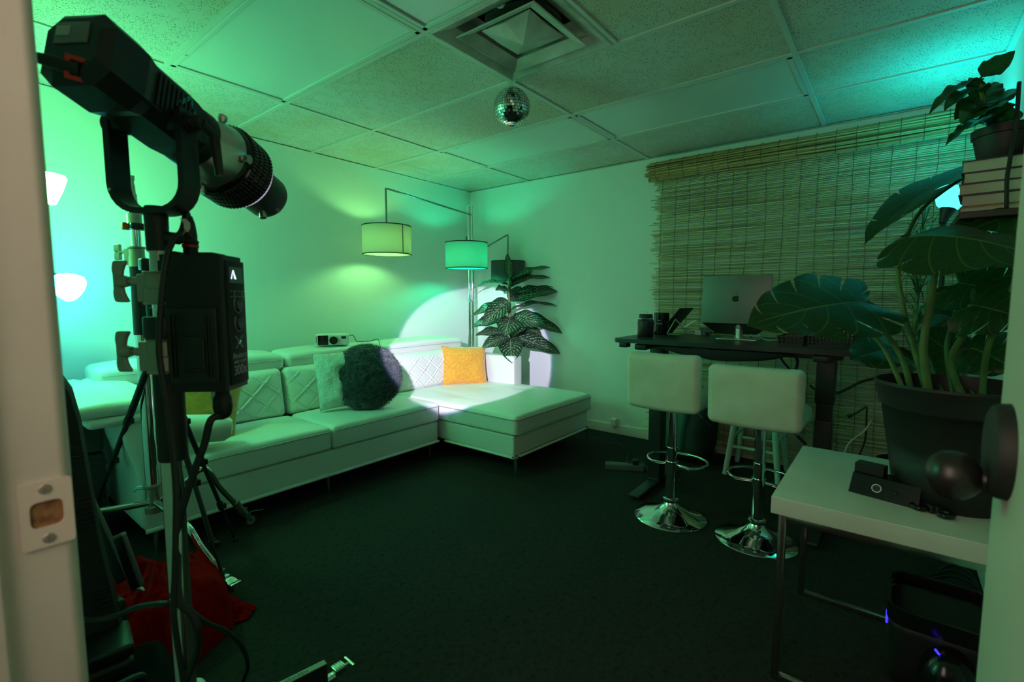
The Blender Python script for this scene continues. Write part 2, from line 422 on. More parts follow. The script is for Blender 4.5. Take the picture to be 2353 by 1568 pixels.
# air diffuser
x0, x1, y0, y1 = VENT; cx_, cy_ = (x0 + x1) / 2, (y0 + y1) / 2
tt = thing('air_vent', 'square stepped metal air vent in the ceiling above the mirror ball', 'vent', (cx_, cy_, ZC))
VP = mat('vent_paint', (.52, .50, .46), .32, bump=(14, .15), var=(7, (.36, .33, .28), (.60, .58, .54)))
VD = mat('vent_duct', (.035, .033, .03), .6)
def sqring(mb, levels):
    """square rings (half size, z) joined up"""
    vs = []; fs = []
    for h_, z in levels: vs += [(cx_ - h_, cy_ - h_, z), (cx_ + h_, cy_ - h_, z), (cx_ + h_, cy_ + h_, z), (cx_ - h_, cy_ + h_, z)]
    for i in range(len(levels) - 1):
        for k_ in range(4): fs.append((i * 4 + k_, i * 4 + (k_ + 1) % 4, i * 4 + 4 + (k_ + 1) % 4, i * 4 + 4 + k_))
    mb.add(vs, fs)
f = MB(); sqring(f, [(.296, ZC + .004), (.296, ZC - .003), (.286, ZC - .004), (.212, ZC + .030), (.206, ZC + .09), (.214, ZC + .09), (.275, ZC + .01), (.296, ZC + .004)])
ob('outer_frame', f, VP, tt, smooth=False)
f = MB(); sqring(f, [(.212, ZC - .010), (.206, ZC - .013), (.150, ZC + .014), (.152, ZC + .018), (.212, ZC - .010)])
ob('middle_cone', f, VP, tt, smooth=False)
f = MB(); hh = .132
f.add([(cx_ - hh, cy_ - hh, ZC + .022), (cx_ + hh, cy_ - hh, ZC + .022), (cx_ + hh, cy_ + hh, ZC + .022), (cx_ - hh, cy_ + hh, ZC + .022), (cx_, cy_, ZC - .022),
       (cx_, cy_ - hh * .98, ZC + .016), (cx_ + hh * .98, cy_, ZC + .016), (cx_, cy_ + hh * .98, ZC + .016), (cx_ - hh * .98, cy_, ZC + .016)],
      [(0, 5, 4), (5, 1, 4), (1, 6, 4), (6, 2, 4), (2, 7, 4), (7, 3, 4), (3, 8, 4), (8, 0, 4), (3, 2, 1, 0)])
ob('centre_plate', f, VP, tt, smooth=False)
f = MB(); f.lathe([(.17, ZC + .06), (.17, ZC + .15), (.0, ZC + .15)], 32, T(cx_, cy_, 0)); ob('duct_collar', f, VD, tt)
f = MB(); sqring(f, [(.207, ZC + .088), (.165, ZC + .095)]); ob('back_pan', f, VP, tt, smooth=False)
for dx, dyy in ((-.2, -.02), (.2, .06)):
    f = MB(); f.lathe([(0, .0), (.022, .0), (.026, .008), (.026, .012), (0, .012)], 20, frame((cx_ + dx * .97, cy_ + dyy, ZC + .056), (-dx, 0, .3))); ob('adjusting_knob', f, WHITEP, tt)
# mirror ball
BX, BY, BZ, BR = 2.107, 1.668, 2.249, .0985
tt = thing('mirror_ball', 'silver mirror ball hanging under the ceiling grid below the vent', 'mirror ball', (BX, BY, BZ))
f = MB(); rows = 22
for i in range(rows):
    t0, t1 = PI * (i + .08) / rows, PI * (i + .92) / rows
    m_ = max(6, int(round(2 * PI * math.sin((t0 + t1) / 2) * BR / (PI * BR / rows))))
    for j_ in range(m_):
        p0, p1 = 2 * PI * (j_ + .06) / m_, 2 * PI * (j_ + .94) / m_
        jt = Vector((R.gauss(0, 1), R.gauss(0, 1), R.gauss(0, 1))) * .0006
        q = []
        tm_, pm = (t0 + t1) / 2, (p0 + p1) / 2
        nv = Vector((math.sin(tm_) * math.cos(pm), math.sin(tm_) * math.sin(pm), math.cos(tm_)))
        tilt = Vector((R.gauss(0, .03), R.gauss(0, .03), R.gauss(0, .03)))
        for th, ph in ((t0, p0), (t1, p0), (t1, p1), (t0, p1)):
            p = Vector((math.sin(th) * math.cos(ph), math.sin(th) * math.sin(ph), math.cos(th))) * BR
            p = p + nv * tilt.dot(p - nv * BR)
            q.append(p + Vector((BX, BY, BZ)))
        f.add(q, [(0, 1, 2, 3)])
ob('mirror_tiles', f, mat('mirror_glass', (.86, .88, .88), .04, 1), tt, smooth=False, merge=False)
ob('core', MB().sphere((BX, BY, BZ), BR * .985, 24, 16), BLACKM, tt)
f = MB(); f.lathe([(.016, 0), (.016, .006), (.008, .010), (0, .011)], 16, T(BX, BY, BZ + BR - .002)); f.tube([(BX + .009 * math.cos(a), BY, BZ + BR + .015 + .011 * math.sin(a)) for a in [2 * PI * i / 14 for i in range(14)]], .0012, 6, closed=True)
f.cyl((BX, BY, BZ + BR + .024), (BX, BY, ZC), .0015, n=6)
ob('hanging_ring', f, STEEL, tt)
# ================================================================== sofa
SF = thing('sectional_sofa', 'white leather sectional sofa with diamond quilted backs and a chaise, along the textured wall', 'sofa', (2.1, 3.0, 0))
SEAM = mat('seam_leather', (.50, .50, .47), .5)
f = MB()
f.rbox((1.57, 3.165, .205), (1.87, .92, .155), .018, 3)
ob('base', f, LEATHER, SF)
f = MB(); f.rbox((3.045, 2.81, .21), (1.02, 1.64, .15), .018, 3)
ob('chaise_base', f, LEATHER, SF)
f = MB(); f.tube([(.64, 2.700, .128), (2.50, 2.700, .128)], .011, 8); f.tube([(2.53, 2.66, .132), (2.535, 1.992, .132), (2.56, 1.985, .132), (3.54, 1.985, .132)], .010, 8)
ob('base_rail', f, LEATHER, SF)
def seatfn(w, d, crown, sag=0):
    def fn(p):
        u, v = 2 * p.x / w, 2 * p.y / d
        k = max(0, 1 - u * u) ** .5 * max(0, 1 - v * v) ** .5 if abs(u) < 1 and abs(v) < 1 else 0
        q = Vector(p)
        if p.z > 0: q.z += crown * k + .004 * noise.noise(Vector((p.x * 5, p.y * 5, 1.7)))
        return q
    return fn
for x0, x1 in ((.72, 1.604), (1.610, 2.508)):
    f = MB(); f.rbox(((x0 + x1) / 2, 2.96, .355), (x1 - x0, .54, .145), .028, 4, (16, 10, 2), seatfn(x1 - x0, .54, .022))
    s_ = ob('seat_cushion', f, LEATHER, SF)
    f = MB(); f.tube([(x0 + .02, 2.692, .402), (x1 - .02, 2.692, .402)], .0055, 6); f.tube([(x0 + .02, 2.691, .300), (x1 - .02, 2.691, .300)], .0035, 6)
    ob('piping', f, SEAM, s_)
def chaisefn(p):
    q = seatfn(1.04, 1.36, .02)(p)
    if p.z > 0:
        for bx, by in ((-.28, .12), (.12, .18), (.3, -.1)):
            q.z -= .012 * math.exp(-((p.x - bx) ** 2 + (p.y - by) ** 2) / .004)
        q.z -= .006 * math.exp(-((p.x + .30 - .1 * p.y) / .012) ** 2) * (1 if p.y > -.15 else 0)
    return q
f = MB(); f.rbox((3.045, 2.645, .355), (1.045, 1.37, .14), .03, 4, (26, 32, 2), chaisefn)
s_ = ob('chaise_cushion', f, LEATHER, SF)
f = MB()
for z in (.400, .300): f.tube([(2.519, 3.1, z), (2.519, 1.99, z), (2.528, 1.968, z), (2.55, 1.956, z), (3.54, 1.956, z), (3.562, 1.968, z), (3.571, 1.99, z), (3.571, 2.7, z)], .004, 6)
ob('piping', f, SEAM, s_)
# quilted back cushions
def quilt(w, h):
    def fn(p):
        q = Vector(p)
        if p.y < 0:
            u, v = p.x, p.z
            k = max(0, 1 - (2 * u / w) ** 4) * max(0, 1 - (2 * v / h) ** 4)
            q.y -= .045 * k
            s1 = (u + v * 1.15) / .17; s2 = (u - v * 1.15) / .17
            d = min(abs(s1 - round(s1)), abs(s2 - round(s2))) * .17
            if v < h * .36: q.y += (-.0085 * math.exp(-(d / .0065) ** 2) + .005 * math.exp(-((d - .014) / .008) ** 2)) * k ** .3
        return q
    return fn
backs = [(.80, 1.59, 3.22), (1.61, 2.53, 3.22), (2.55, 3.44, 3.235)]
for x0, x1, yf in backs:
    M = Matrix.Translation(((x0 + x1) / 2, yf + .11, .575)) @ Matrix.Rotation(math.radians(-9), 4, 'X')
    f = MB(); f.rbox((0, 0, 0), (x1 - x0, .16, .335), .035, 4, (110, 2, 52), quilt(x1 - x0, .335), M)
    ob('back_cushion', f, LEATHER, SF, angle=60)
for x0, x1, yf in ((.62, 1.16, 3.42), (1.18, 1.63, 3.37), (1.645, 2.47, 3.37), (2.49, 3.42, 3.39)):
    M = Matrix.Translation(((x0 + x1) / 2, yf + .07, .79)) @ Matrix.Rotation(math.radians(4), 4, 'X')
    wv = x1 - x0
    f = MB(); f.rbox((0, 0, 0), (wv, .27, .10), .035, 4, (14, 6, 2), lambda p, wv=wv: Vector((p.x, p.y, p.z + (.018 * max(0, 1 - (2 * p.x / wv) ** 2) if p.z > 0 else 0) + .004 * noise.noise(Vector((p.x * 6, p.y * 6, 0))))), M)
    h_ = ob('headrest', f, LEATHER, SF)
    f = MB(); f.tube([M @ Vector((-wv / 2 + .03, -.136, .018)), M @ Vector((wv / 2 - .03, -.136, .018))], .0035, 6); ob('piping', f, SEAM, h_)
f = MB(); f.rbox((2.06, 3.56, .42), (2.86, .17, .58), .03, 3); ob('back_frame', f, LEATHER, SF)
# right arm beside the chaise
f = MB(); f.rbox((3.515, 3.14, .50), (.135, .86, .385), .022, 4, (3, 10, 6)); ob('armrest', f, LEATHER, SF)
# left arm: a flared pad over a solid side
f = MB(); f.rbox((.685, 3.13, .405), (.115, .86, .55), .03, 4, (2, 8, 8), lambda p: Vector((p.x + .05 * smooth(-.05, .24, p.z) * -1 if p.x < 0 else p.x, p.y, p.z)))
s_ = ob('armrest', f, LEATHER, SF)
f = MB(); f.rbox((.595, 3.13, .722), (.37, .90, .066), .032, 5, (10, 14, 1), lambda p: Vector((p.x, p.y, p.z + .018 * (1 - (p.x / .19) ** 2) + .010 * math.sin(p.x * 9 + 1) * (p.y / .45) - (.012 * math.exp(-((p.x) / .02) ** 2) if p.z > 0 and p.y > -.3 else 0))))
ob('arm_pad', f, LEATHER, s_)
f = MB(); f.rbox((.61, 3.11, .678), (.31, .86, .045), .025, 4, (6, 10, 1)); ob('arm_welt', f, LEATHER, s_)
def sleg(x, y, sx, sy):
    f = MB()
    f.tube([(x, y, .142), (x, y, .125), (x + .010 * sx, y + .01 * sy, .06), (x + .014 * sx, y + .014 * sy, .0)], [.019, .017, .010, .007], 12)
    f.box(x - .035, x + .035, y - .006, y + .006, .134, .142); f.box(x - .006, x + .006, y - .035, y + .035, .134, .142)
    return f
for x, y, sx, sy in ((2.56, 1.995, -1, -1), (3.53, 1.99, 1, -1), (3.53, 3.58, 1, 1), (.70, 3.58, -1, 1), (.70, 2.76, -1, -1), (1.6, 2.76, 0, -1), (2.47, 2.78, 0, -1)):
    ob('leg', sleg(x, y, sx, sy), mat('sofa_leg_chrome', (.85, .85, .84), .22, 1), SF)

# ------------------------------------------------------------------ pillows
def pillow_mb(w, h, t, M, pinch=.06, crump=.01, n=26, seed=0):
    f = MB()
    def side(sg):
        def fn(a, c):
            u, v = 2 * a - 1, 2 * c - 1
            x = w / 2 * u * (1 - pinch * (1 - v * v) * abs(u)); y = h / 2 * v * (1 - pinch * (1 - u * u) * abs(v))
            e = (max(0, 1 - u ** 4) * max(0, 1 - v ** 4)) ** .62
            z = sg * (t / 2 * e + crump * e * noise.noise(Vector((u * 2.2, v * 2.2, seed + sg))))
            return (x, y, z)
        return fn
    f.grid(side(1), n, n, M); f.grid(side(-1), n, n, M)
    return f
def velvet(name, lo, hi, sc_=18, bump=.5): return mat(name, hi, .9, bump=(90, bump, .004), var=(sc_, lo, hi), sheen=.6)
MUST = velvet('mustard_velvet', (.68, .28, .02), (.86, .40, .045), 55)
YELL = velvet('yellow_velvet', (.40, .17, .008), (.56, .27, .015), 30)
p0 = Vector((3.235, 3.10, .445))
M = frame((3.225, 3.115, .60), (-.50, -.76, .30), (.82, -.57, 0)) @ Matrix.Rotation(math.radians(-2), 4, 'Z')
tag(ob('throw_pillow', pillow_mb(.42, .37, .13, M, seed=3), MUST), 'orange velvet square throw pillow standing in the spotlit sofa corner', 'pillow', 'sofa pillows')
yc_ = aY(462, 925, 3.02); M = frame(yc_, (.15, -.80, .50), (.95, .2, 0)) @ Matrix.Rotation(math.radians(-28), 4, 'Z')
tag(ob('throw_pillow', pillow_mb(.42, .42, .13, M, seed=8), YELL), 'yellow velvet throw pillow leaning at the left end of the sofa', 'pillow', 'sofa pillows')
# white fluffy pillow behind the round one
M = frame(aY(785, 872, 3.03), (-.35, -.90, .22), (.9, -.4, 0)) @ Matrix.Rotation(math.radians(4), 4, 'Z')
tag(ob('throw_pillow', pillow_mb(.34, .40, .16, M, .05, .02, 34, seed=5), mat('white_fleece', (.66, .66, .60), .95, bump=(70, 1, .01), var=(30, (.54, .54, .48), (.72, .72, .66)))), 'white fleecy throw pillow half hidden behind the round dark one', 'pillow', 'sofa pillows')
# round shaggy pillow
M = frame(aY(843, 866, 2.915), (-.55, -.76, .34), (.76, -.65, 0))
def shag(p):
    n_ = noise.noise(p * 22) * .011 + noise.noise(p * 60) * .006
    return p * (1 + n_ / max(p.length, .05))
f = MB(); f.sphere((0, 0, 0), .243, 130, 72, (.98, .97, .40), M, shag)
rp = ob('throw_pillow', f, mat('dark_shag', (.016, .026, .034), .95, bump=(130, 1, .012), var=(40, (.006, .012, .017), (.030, .046, .058)), sheen=.5), angle=80)
tag(rp, 'round shaggy dark teal throw pillow on the middle of the sofa', 'pillow', 'sofa pillows')
fm = MB()
for i in range(6500):
    th = math.acos(R.uniform(-1, 1)); ph = R.uniform(0, 2 * PI)
    p = Vector((math.sin(th) * math.cos(ph) * .98, math.sin(th) * math.sin(ph) * .97, math.cos(th) * .40)) * .243
    n_ = Vector((p.x, p.y, p.z * 5)).normalized()
    d = (n_ + Vector((R.gauss(0, .45), R.gauss(0, .45) - .35, R.gauss(0, .3)))).normalized()
    sd = d.orthogonal().normalized() * .0012; l_ = R.uniform(.012, .024)
    fm.add([p - sd, p + sd, p + d * l_], [(0, 1, 2)], M)
ob('pile', fm, MATS['dark_shag'], rp, merge=False, kind='stuff')
# white bolster at the left end with a rounded end
f = MB(); Mb = frame((.98, 2.80, .545), (.75, -.28, -.30))
f.lathe([(0, -.16), (.04, -.157), (.062, -.14), (.070, -.08), (.072, .05), (.068, .12), (.045, .152), (0, .158)], 28, frame(aY(455, 985, 2.80), (.80, -.35, -.10)))
tag(ob('bolster_pillow', f, mat('bolster_leather', (.74, .74, .70), .45, bump=(10, .3, .01))), 'small white bolster pillow slumped against the left arm of the sofa', 'pillow', 'sofa pillows')
# projector on the sofa back
PJ = thing('projector', 'small white projector with dark front sitting on the sofa back', 'projector', (2.02, 3.46, .862), math.radians(4))
Mp = T(2.085, 3.45, .905, math.radians(-27))
f = MB(); f.rbox((0, 0, 0), (.235, .17, .085), .012, 3, M=Mp); ob('body', f, WHITEP, PJ)
f = MB(); f.rbox((-.076, -.087, 0), (.074, .006, .074), .003, 2, M=Mp); ob('front_panel', f, BLACKG, PJ)
f = MB(); f.lathe([(.0, .012), (.02, .012), (.024, .018), (.030, .018), (.031, 0)], 28, Mp @ frame((.0, -.088, -.002), (0, -1, 0))); ob('lens', f, BLACKG, PJ)
f = MB(); f.rbox((.075, -.086, .018), (.034, .004, .018), .001, 1, M=Mp); ob('sensor_window', f, BLACK, PJ)
f = MB()
for i in range(6): f.box(-.118 - .0008, -.117, -.05 + i * .016, -.043 + i * .016, -.025, .025, Mp)
ob('side_vent', f, BLACK, PJ)
f = MB(); f.tube(spline([Mp @ Vector((.118, -.02, .02)), Mp @ Vector((.15, -.03, .03)), Mp @ Vector((.18, .0, -.02)), Mp @ Vector((.21, .03, -.03)), Mp @ Vector((.30, .05, -.028)), Mp @ Vector((.37, .10, -.03)), Mp @ Vector((.40, .18, -.20))], 6), .0028, 6)
ob('power_cord', f, CABLE, PJ)
# ================================================================== arc floor lamp with three shades
PX, PY = 3.70, 3.475
LP = thing('arc_floor_lamp', 'chrome floor lamp in the corner with three drum shades on arms', 'lamp', (PX, PY, 0))
f = MB(); f.lathe([(0, 0), (.15, 0), (.15, .02), (.145, .026), (.03, .03), (0, .03)], 40, T(PX, PY, 0)); ob('base', f, CHROME, LP)
f = MB()
for dx, r in ((-.017, .015), (.017, .015)): f.cyl((PX + dx * RT.x, PY + dx * RT.y, .02), (PX + dx * RT.x, PY + dx * RT.y, 2.175), r, n=18)
ob('pole', f, CHROME, LP)
f = MB()
for z in (.4, 1.2, 2.17): f.rbox((PX, PY, z), (.07, .045, .022), .008, 2)
ob('collar', f, CHROME, LP)
def shademat(name, col):
    m = bpy.data.materials.new(name); m.use_nodes = True; nt = m.node_tree; b = nt.nodes['Principled BSDF']; L = nt.links.new
    b.inputs['Roughness'].default_value = .9; b.inputs['Base Color'].default_value = (*col, 1)
    tc = nn(nt, 'ShaderNodeTexCoord'); mp = nn(nt, 'ShaderNodeMapping'); mp.inputs['Scale'].default_value = (60, 60, 260)
    no = nn(nt, 'ShaderNodeTexNoise'); no.inputs['Scale'].default_value = 3
    cr = nn(nt, 'ShaderNodeValToRGB'); cr.color_ramp.elements[0].position = .3; cr.color_ramp.elements[0].color = (*[c * .8 for c in col], 1); cr.color_ramp.elements[1].position = .7; cr.color_ramp.elements[1].color = (*col, 1)
    L(tc.outputs['Object'], mp.inputs[0]); L(mp.outputs[0], no.inputs['Vector']); L(no.outputs['Fac'], cr.inputs['Fac']); L(cr.outputs[0], b.inputs['Base Color'])
    tr = nn(nt, 'ShaderNodeBsdfTranslucent'); L(cr.outputs[0], tr.inputs['Color'])
    ms = nn(nt, 'ShaderNodeMixShader'); ms.inputs[0].default_value = .5
    L(b.outputs[0], ms.inputs[1]); L(tr.outputs[0], ms.inputs[2]); L(ms.outputs[0], nt.nodes['Material Output'].inputs['Surface'])
    return m
SH1 = shademat('linen_shade', (.55, .55, .48)); SH3 = shademat('dark_linen_shade', (.20, .21, .20))
def shade(name, c, r, h, m, bulb, lab, seam=None, top=True):
    f = MB(); f.lathe([(r, -h / 2), (r, h / 2), (r - .003, h / 2), (r - .003, -h / 2)], 56, T(*c), close=True)
    s_ = ob(name, f, m, LP, label=lab)
    f = MB()
    for z in (-h / 2, h / 2): f.lathe([(r + .0015, z - .004), (r + .0015, z + .004), (r - .005, z + .004), (r - .005, z - .004)], 56, T(*c), close=True)
    ob('rim', f, mat('shade_rim', (.03, .035, .03), .7), s_)
    if seam is not None:
        f = MB(); d = (RT * seam - FW * math.sqrt(1 - seam * seam)); d.z = 0; d.normalize()
        f.add([(0, -.004, -h / 2), (0, .004, -h / 2), (0, .004, h / 2), (0, -.004, h / 2)], [(0, 1, 2, 3)], frame((c[0] + d.x * (r + .001), c[1] + d.y * (r + .001), c[2]), (0, 0, 1), d)); ob('seam', f, MATS['shade_rim'], s_)
    f = MB()
    for k in range(3): a = 2 * PI * k / 3 + .4; f.cyl((c[0], c[1], c[2] + .045), (c[0] + (r - .002) * math.cos(a), c[1] + (r - .002) * math.sin(a), c[2] + h / 2 - .01), .0022, n=6)
    f.cyl((c[0], c[1], c[2] + .02), (c[0], c[1], c[2] + .085), .016, n=14)
    ob('spider', f, STEEL, s_)
    f = MB(); f.sphere((c[0], c[1], c[2] - .02), .034, 18, 12, (1, 1, 1.15)); ob('bulb', f, bulb, s_)
    return s_
c1 = aD(889, 553, 4.03); c2 = aD(1072, 588, 4.60); c3 = aD(1167, 624, 4.92)
shade('shade', c1, .200, .232, SH1, emit('bulb_lime', (.32, 1, .27), 185), 'linen drum shade glowing yellow green on the long arm', .80)
shade('shade', c2, .200, .240, SH1, emit('bulb_teal', (.01, 1, .46), 235), 'linen drum shade glowing teal in front of the pole')
shade('shade', c3, .172, .200, SH3, mat('bulb_off', (.6, .6, .55), .3), 'grey drum shade switched off behind the plant')
def arm(c, h, z0, rise):
    top = Vector((c.x, c.y, rise))
    st_ = Vector((PX, PY, z0)); d = Vector((c.x - PX, c.y - PY, 0)).normalized()
    f = MB(); a = top - (top - st_).normalized() * .02; b_ = top + Vector((0, 0, -.02))
    f.tube([st_, st_ + (top - st_) * .5, a, top + Vector((0, 0, -.004)), b_, Vector((c.x, c.y, c.z + .08))], .0085, 10)
    ob('arm', f, mat('gunmetal', (.30, .30, .30), .22, 1), LP)
arm(c1, .23, 2.085, aD(889, 435, 4.03).z); arm(c2, .24, 1.62, c2.z + .18); arm(c3, .2, 1.66, aD(1168, 540, 4.92).z)
f = MB(); f.tube(spline([(PX, PY - .02, .5), (PX + .05, PY - .05, .2), (PX + .08, PY - .1, .008), (PX + .12, PY - .25, .006)], 5), .003, 6); tag(ob('lamp_cord', f, CABLE), 'black cord at the foot of the chrome floor lamp', 'cord')

# ================================================================== leaves
def leaf(L, W, droop=.6, fold=.25, wave=.02, nu=18, nv=8, pw=(.55, .9), tip=.0, roll=0, freq=3):
    """a long oval leaf: base at 0, along +x, upper side +z"""
    def wid(t): return (math.sin(PI * t ** pw[0]) ** pw[1]) if 0 < t < 1 else 0
    def fn(a, c):
        u = a; v = 2 * c - 1
        ang = droop * u
        sx = L * (math.sin(ang) / droop if abs(droop) > 1e-3 else u); sz = -L * ((1 - math.cos(ang)) / droop if abs(droop) > 1e-3 else 0)
        w_ = W / 2 * wid(u); y = w_ * v
        up = fold * abs(y) + wave * math.sin(u * freq * 2 * PI + (2 if v > 0 else 0)) * abs(v) * wid(u) - roll * y * y
        return (sx - math.sin(-ang) * -0 + up * math.sin(ang), y * (1 - .12 * abs(fold)), sz + up * math.cos(ang))
    f = MB(); f.grid(fn, nu, nv, uv=True)
    return f
def place_leaf(mb, base, tipdir, nrm):
    """move a leaf: +x to tipdir, +z near nrm"""
    x = Vector(tipdir).normalized(); n_ = Vector(nrm); z = (n_ - x * n_.dot(x)).normalized(); y = z.cross(x)
    M = Matrix(((x.x, y.x, z.x, base[0]), (x.y, y.y, z.y, base[1]), (x.z, y.z, z.z, base[2]), (0, 0, 0, 1)))
    mb.v = [M @ v for v in mb.v]; return mb
# ------------------------------------------------------------------ dieffenbachia in the corner
DB = Vector((3.765, 2.955, 0))
DP = thing('potted_dieffenbachia', 'tall dieffenbachia with white veined leaves in the spotlight behind the chaise', 'plant', DB)
f = MB(); f.lathe([(0, .0), (.085, 0), (.115, .23), (.122, .23), (.122, .25), (.108, .25), (.105, .22), (0, .215)], 32, T(*DB)); ob('pot', f, BLACKM, DP)
SPX = 3.70
stem = spline([DB + Vector((0, 0, .21)), DB + Vector((-.01, -.0, .6)), Vector((3.725, 2.965, .95)), Vector((3.70, 2.965, 1.25)), Vector((3.70, 2.96, 1.42))], 6)
f = MB(); f.tube(stem, [.017] * (len(stem) - 8) + [.012] * 8, 10); ob('stem', f, mat('plant_stem', (.10, .17, .04), .5, var=(14, (.05, .11, .02), (.20, .28, .09))), DP)
DL = leafmat('dieffenbachia_leaf', (.010, .040, .016), (.022, .075, .028), (.42, .50, .36), 9, True, .35)
# base px, tip px, depth change toward the viewer at the tip, width, normal hint up weight
dl = [((1170, 640), (1166, 585), .00, .07, 0, .02), ((1172, 645), (1268, 617), .02, .09, .75, .7), ((1172, 655), (1262, 640), .08, .09, .72, .7), ((1165, 650), (1083, 668), -.05, .09, 1, .7),
      ((1168, 655), (1108, 650), .05, .10, 1, .4), ((1172, 690), (1283, 672), .05, .15, .55, .6), ((1173, 680), (1272, 662), .03, .09, .85, .6), ((1170, 668), (1140, 668), .14, .10, .6, .5),
      ((1168, 700), (1086, 728), .02, .14, .8, .6), ((1168, 690), (1112, 745), .16, .16, .3, .3), ((1174, 712), (1283, 705), .04, .08, .85, .8), ((1172, 730), (1160, 770), .26, .22, .15, .4),
      ((1168, 735), (1088, 752), .10, .15, .7, .6), ((1175, 728), (1290, 765), .06, .17, .7, .5), ((1176, 735), (1248, 745), .20, .17, .4, .5), ((1172, 755), (1215, 745), .14, .17, .3, .6),
      ((1170, 768), (1095, 772), .08, .14, .8, .6), ((1174, 775), (1282, 812), .07, .17, .6, .5), ((1172, 778), (1176, 832), .30, .20, .15, .3), ((1168, 775), (1110, 800), .16, .13, .5, .6),
      ((1172, 690), (1196, 660), -.05, .12, .8, .3), ((1170, 760), (1150, 740), -.06, .14, .7, .3), ((1174, 660), (1222, 625), -.03, .11, .8, .4), ((1172, 740), (1240, 770), -.02, .15, .6, .5)]
VD_ = (CAM - Vector((3.7, 2.96, 1.2))).normalized()
for (b0, t0, dd, wd, upw, dr) in dl:
    d0 = 4.74
    base = aD(b0[0], b0[1], d0); tp = aD(t0[0], t0[1], d0 - dd)
    tp.x = min(tp.x, 3.935)
    ln = (tp - base).length * 1.06
    up_ = (Vector((0, 0, 1)) * upw + VD_ * (1 - upw * .75))
    ch = (tp - base).normalized(); z = (up_ - ch * up_.dot(ch)).normalized()
    x = ch * math.cos(dr / 2) + z * math.sin(dr / 2)
    f = place_leaf(leaf(ln, wd * 1.25, dr, .24, .009, 24, 8, (.72, .72), freq=2.2), base, x, z)
    f.v = [Vector((min(v.x, 3.946), v.y, v.z)) for v in f.v]
    q = min(stem, key=lambda s__: abs(s__.z - base.z + .04))
    f.tube([q, base, base + x * .03], [.006, .004, .002], 6)
    ob('leaf', f, DL, DP, angle=70, merge=False)
# ================================================================== reed blind
RB = thing('reed_blind', 'reed roll-up blind with a rolled top covering the wall behind the desk', 'blind', (XW - .04, .62, 2.25))
REED = bpy.data.materials.new('reed'); REED.use_nodes = True; nt = REED.node_tree; b = nt.nodes['Principled BSDF']
b.inputs['Roughness'].default_value = .6
tc = nn(nt, 'ShaderNodeTexCoord'); mp = nn(nt, 'ShaderNodeMapping'); mp.inputs['Scale'].default_value = (20, .9, 120)
no = nn(nt, 'ShaderNodeTexNoise'); no.inputs['Scale'].default_value = 1; no.inputs['Detail'].default_value = 2
cr = nn(nt, 'ShaderNodeValToRGB'); e = cr.color_ramp.elements
e[0].position = .30; e[0].color = (.20, .12, .05, 1); e[1].position = .66; e[1].color = (.72, .66, .46, 1); x_ = cr.color_ramp.elements.new(.46); x_.color = (.52, .39, .19, 1)
nt.links.new(tc.outputs['Object'], mp.inputs[0]); nt.links.new(mp.outputs[0], no.inputs['Vector']); nt.links.new(no.outputs['Fac'], cr.inputs['Fac']); nt.links.new(cr.outputs[0], b.inputs['Base Color'])
YL, YR = 1.585, YB + .02
XS = XW - .030
f = MB(); z = 2.20; i = 0
def wob(y, z): return .010 * noise.noise(Vector((y * 1.7, z * 1.3, 3))) + .004 * noise.noise(Vector((y * 6, z * 5, 9)))
while z > .03:
    r = R.uniform(.0030, .0056); y0 = YL + R.gauss(0, .028); y1 = YR
    n_ = 12; tilt = R.gauss(0, .0022)
    pts = []
    for k in range(n_ + 1):
        y = y0 + (y1 - y0) * k / n_
        bulge = .012 * (noise.noise(Vector((y * .9, z * .8, 5)))) + .006
        pts.append((XS - max(0, bulge) + R.gauss(0, .0006), y, z + wob(y, z) + tilt * (k / n_ - .5) + R.gauss(0, .0005)))
    f.tube(pts, r, 5)
    z -= r * 2 + abs(R.gauss(.0014, .0034)); i += 1
ob('reed_sheet', f, REED, RB, merge=False, angle=70)
f = MB()
for k in range(58):
    a = k * 2.399; q = math.sqrt((k + .5) / 58)
    cx2 = XW - .068 + .052 * q * math.cos(a); cz2 = 2.252 + .068 * q * math.sin(a)
    y0 = YL + .045 + R.gauss(0, .018)
    r = R.uniform(.0055, .0085)
    f.tube([(cx2 + R.gauss(0, .002), y0 + (YR - y0) * t_, cz2 + R.gauss(0, .003) + .012 * (t_ - .5) * 0) for t_ in (0, .2, .4, .6, .8, 1)], r, 6)
RREED = REED.copy(); RREED.name = 'rolled_reed'
for e_ in [n for n in RREED.node_tree.nodes if n.type == 'VALTORGB'][0].color_ramp.elements: e_.color = (e_.color[0] * .85, e_.color[1] * .62, e_.color[2] * .45, 1)
ob('rolled_top', f, RREED, RB, merge=False, angle=70)
f = MB(); y = YL - .05
STR = mat('blind_thread', (.03, .035, .03), .8)
while y > YR + .03:
    pts = []
    for k in range(46):
        z = 2.20 - k * .0478; bul = .012 * noise.noise(Vector((y * .9, z * .8, 5))) + .006
        pts.append((XS - max(0, bul) - .0048, y + .008 * noise.noise(Vector((y * 3, z * 2.6, 2))) + .0025 * math.sin(z * 40 + y * 9), z))
    f = MB(); f.tube(pts, .0016, 4); ob('thread', f, STR, RB, merge=False)
    y -= .105 * R.uniform(.75, 1.2)
y = YL - .02
while y > YR + .03:
    f = MB(); f.tube([(XW - .068 + .062 * math.cos(a), y, 2.252 + .077 * math.sin(a)) for a in [2 * PI * i / 16 for i in range(16)]], .0014, 4, closed=True); y -= .11
    ob('roll_tie', f, STR, RB, merge=False)

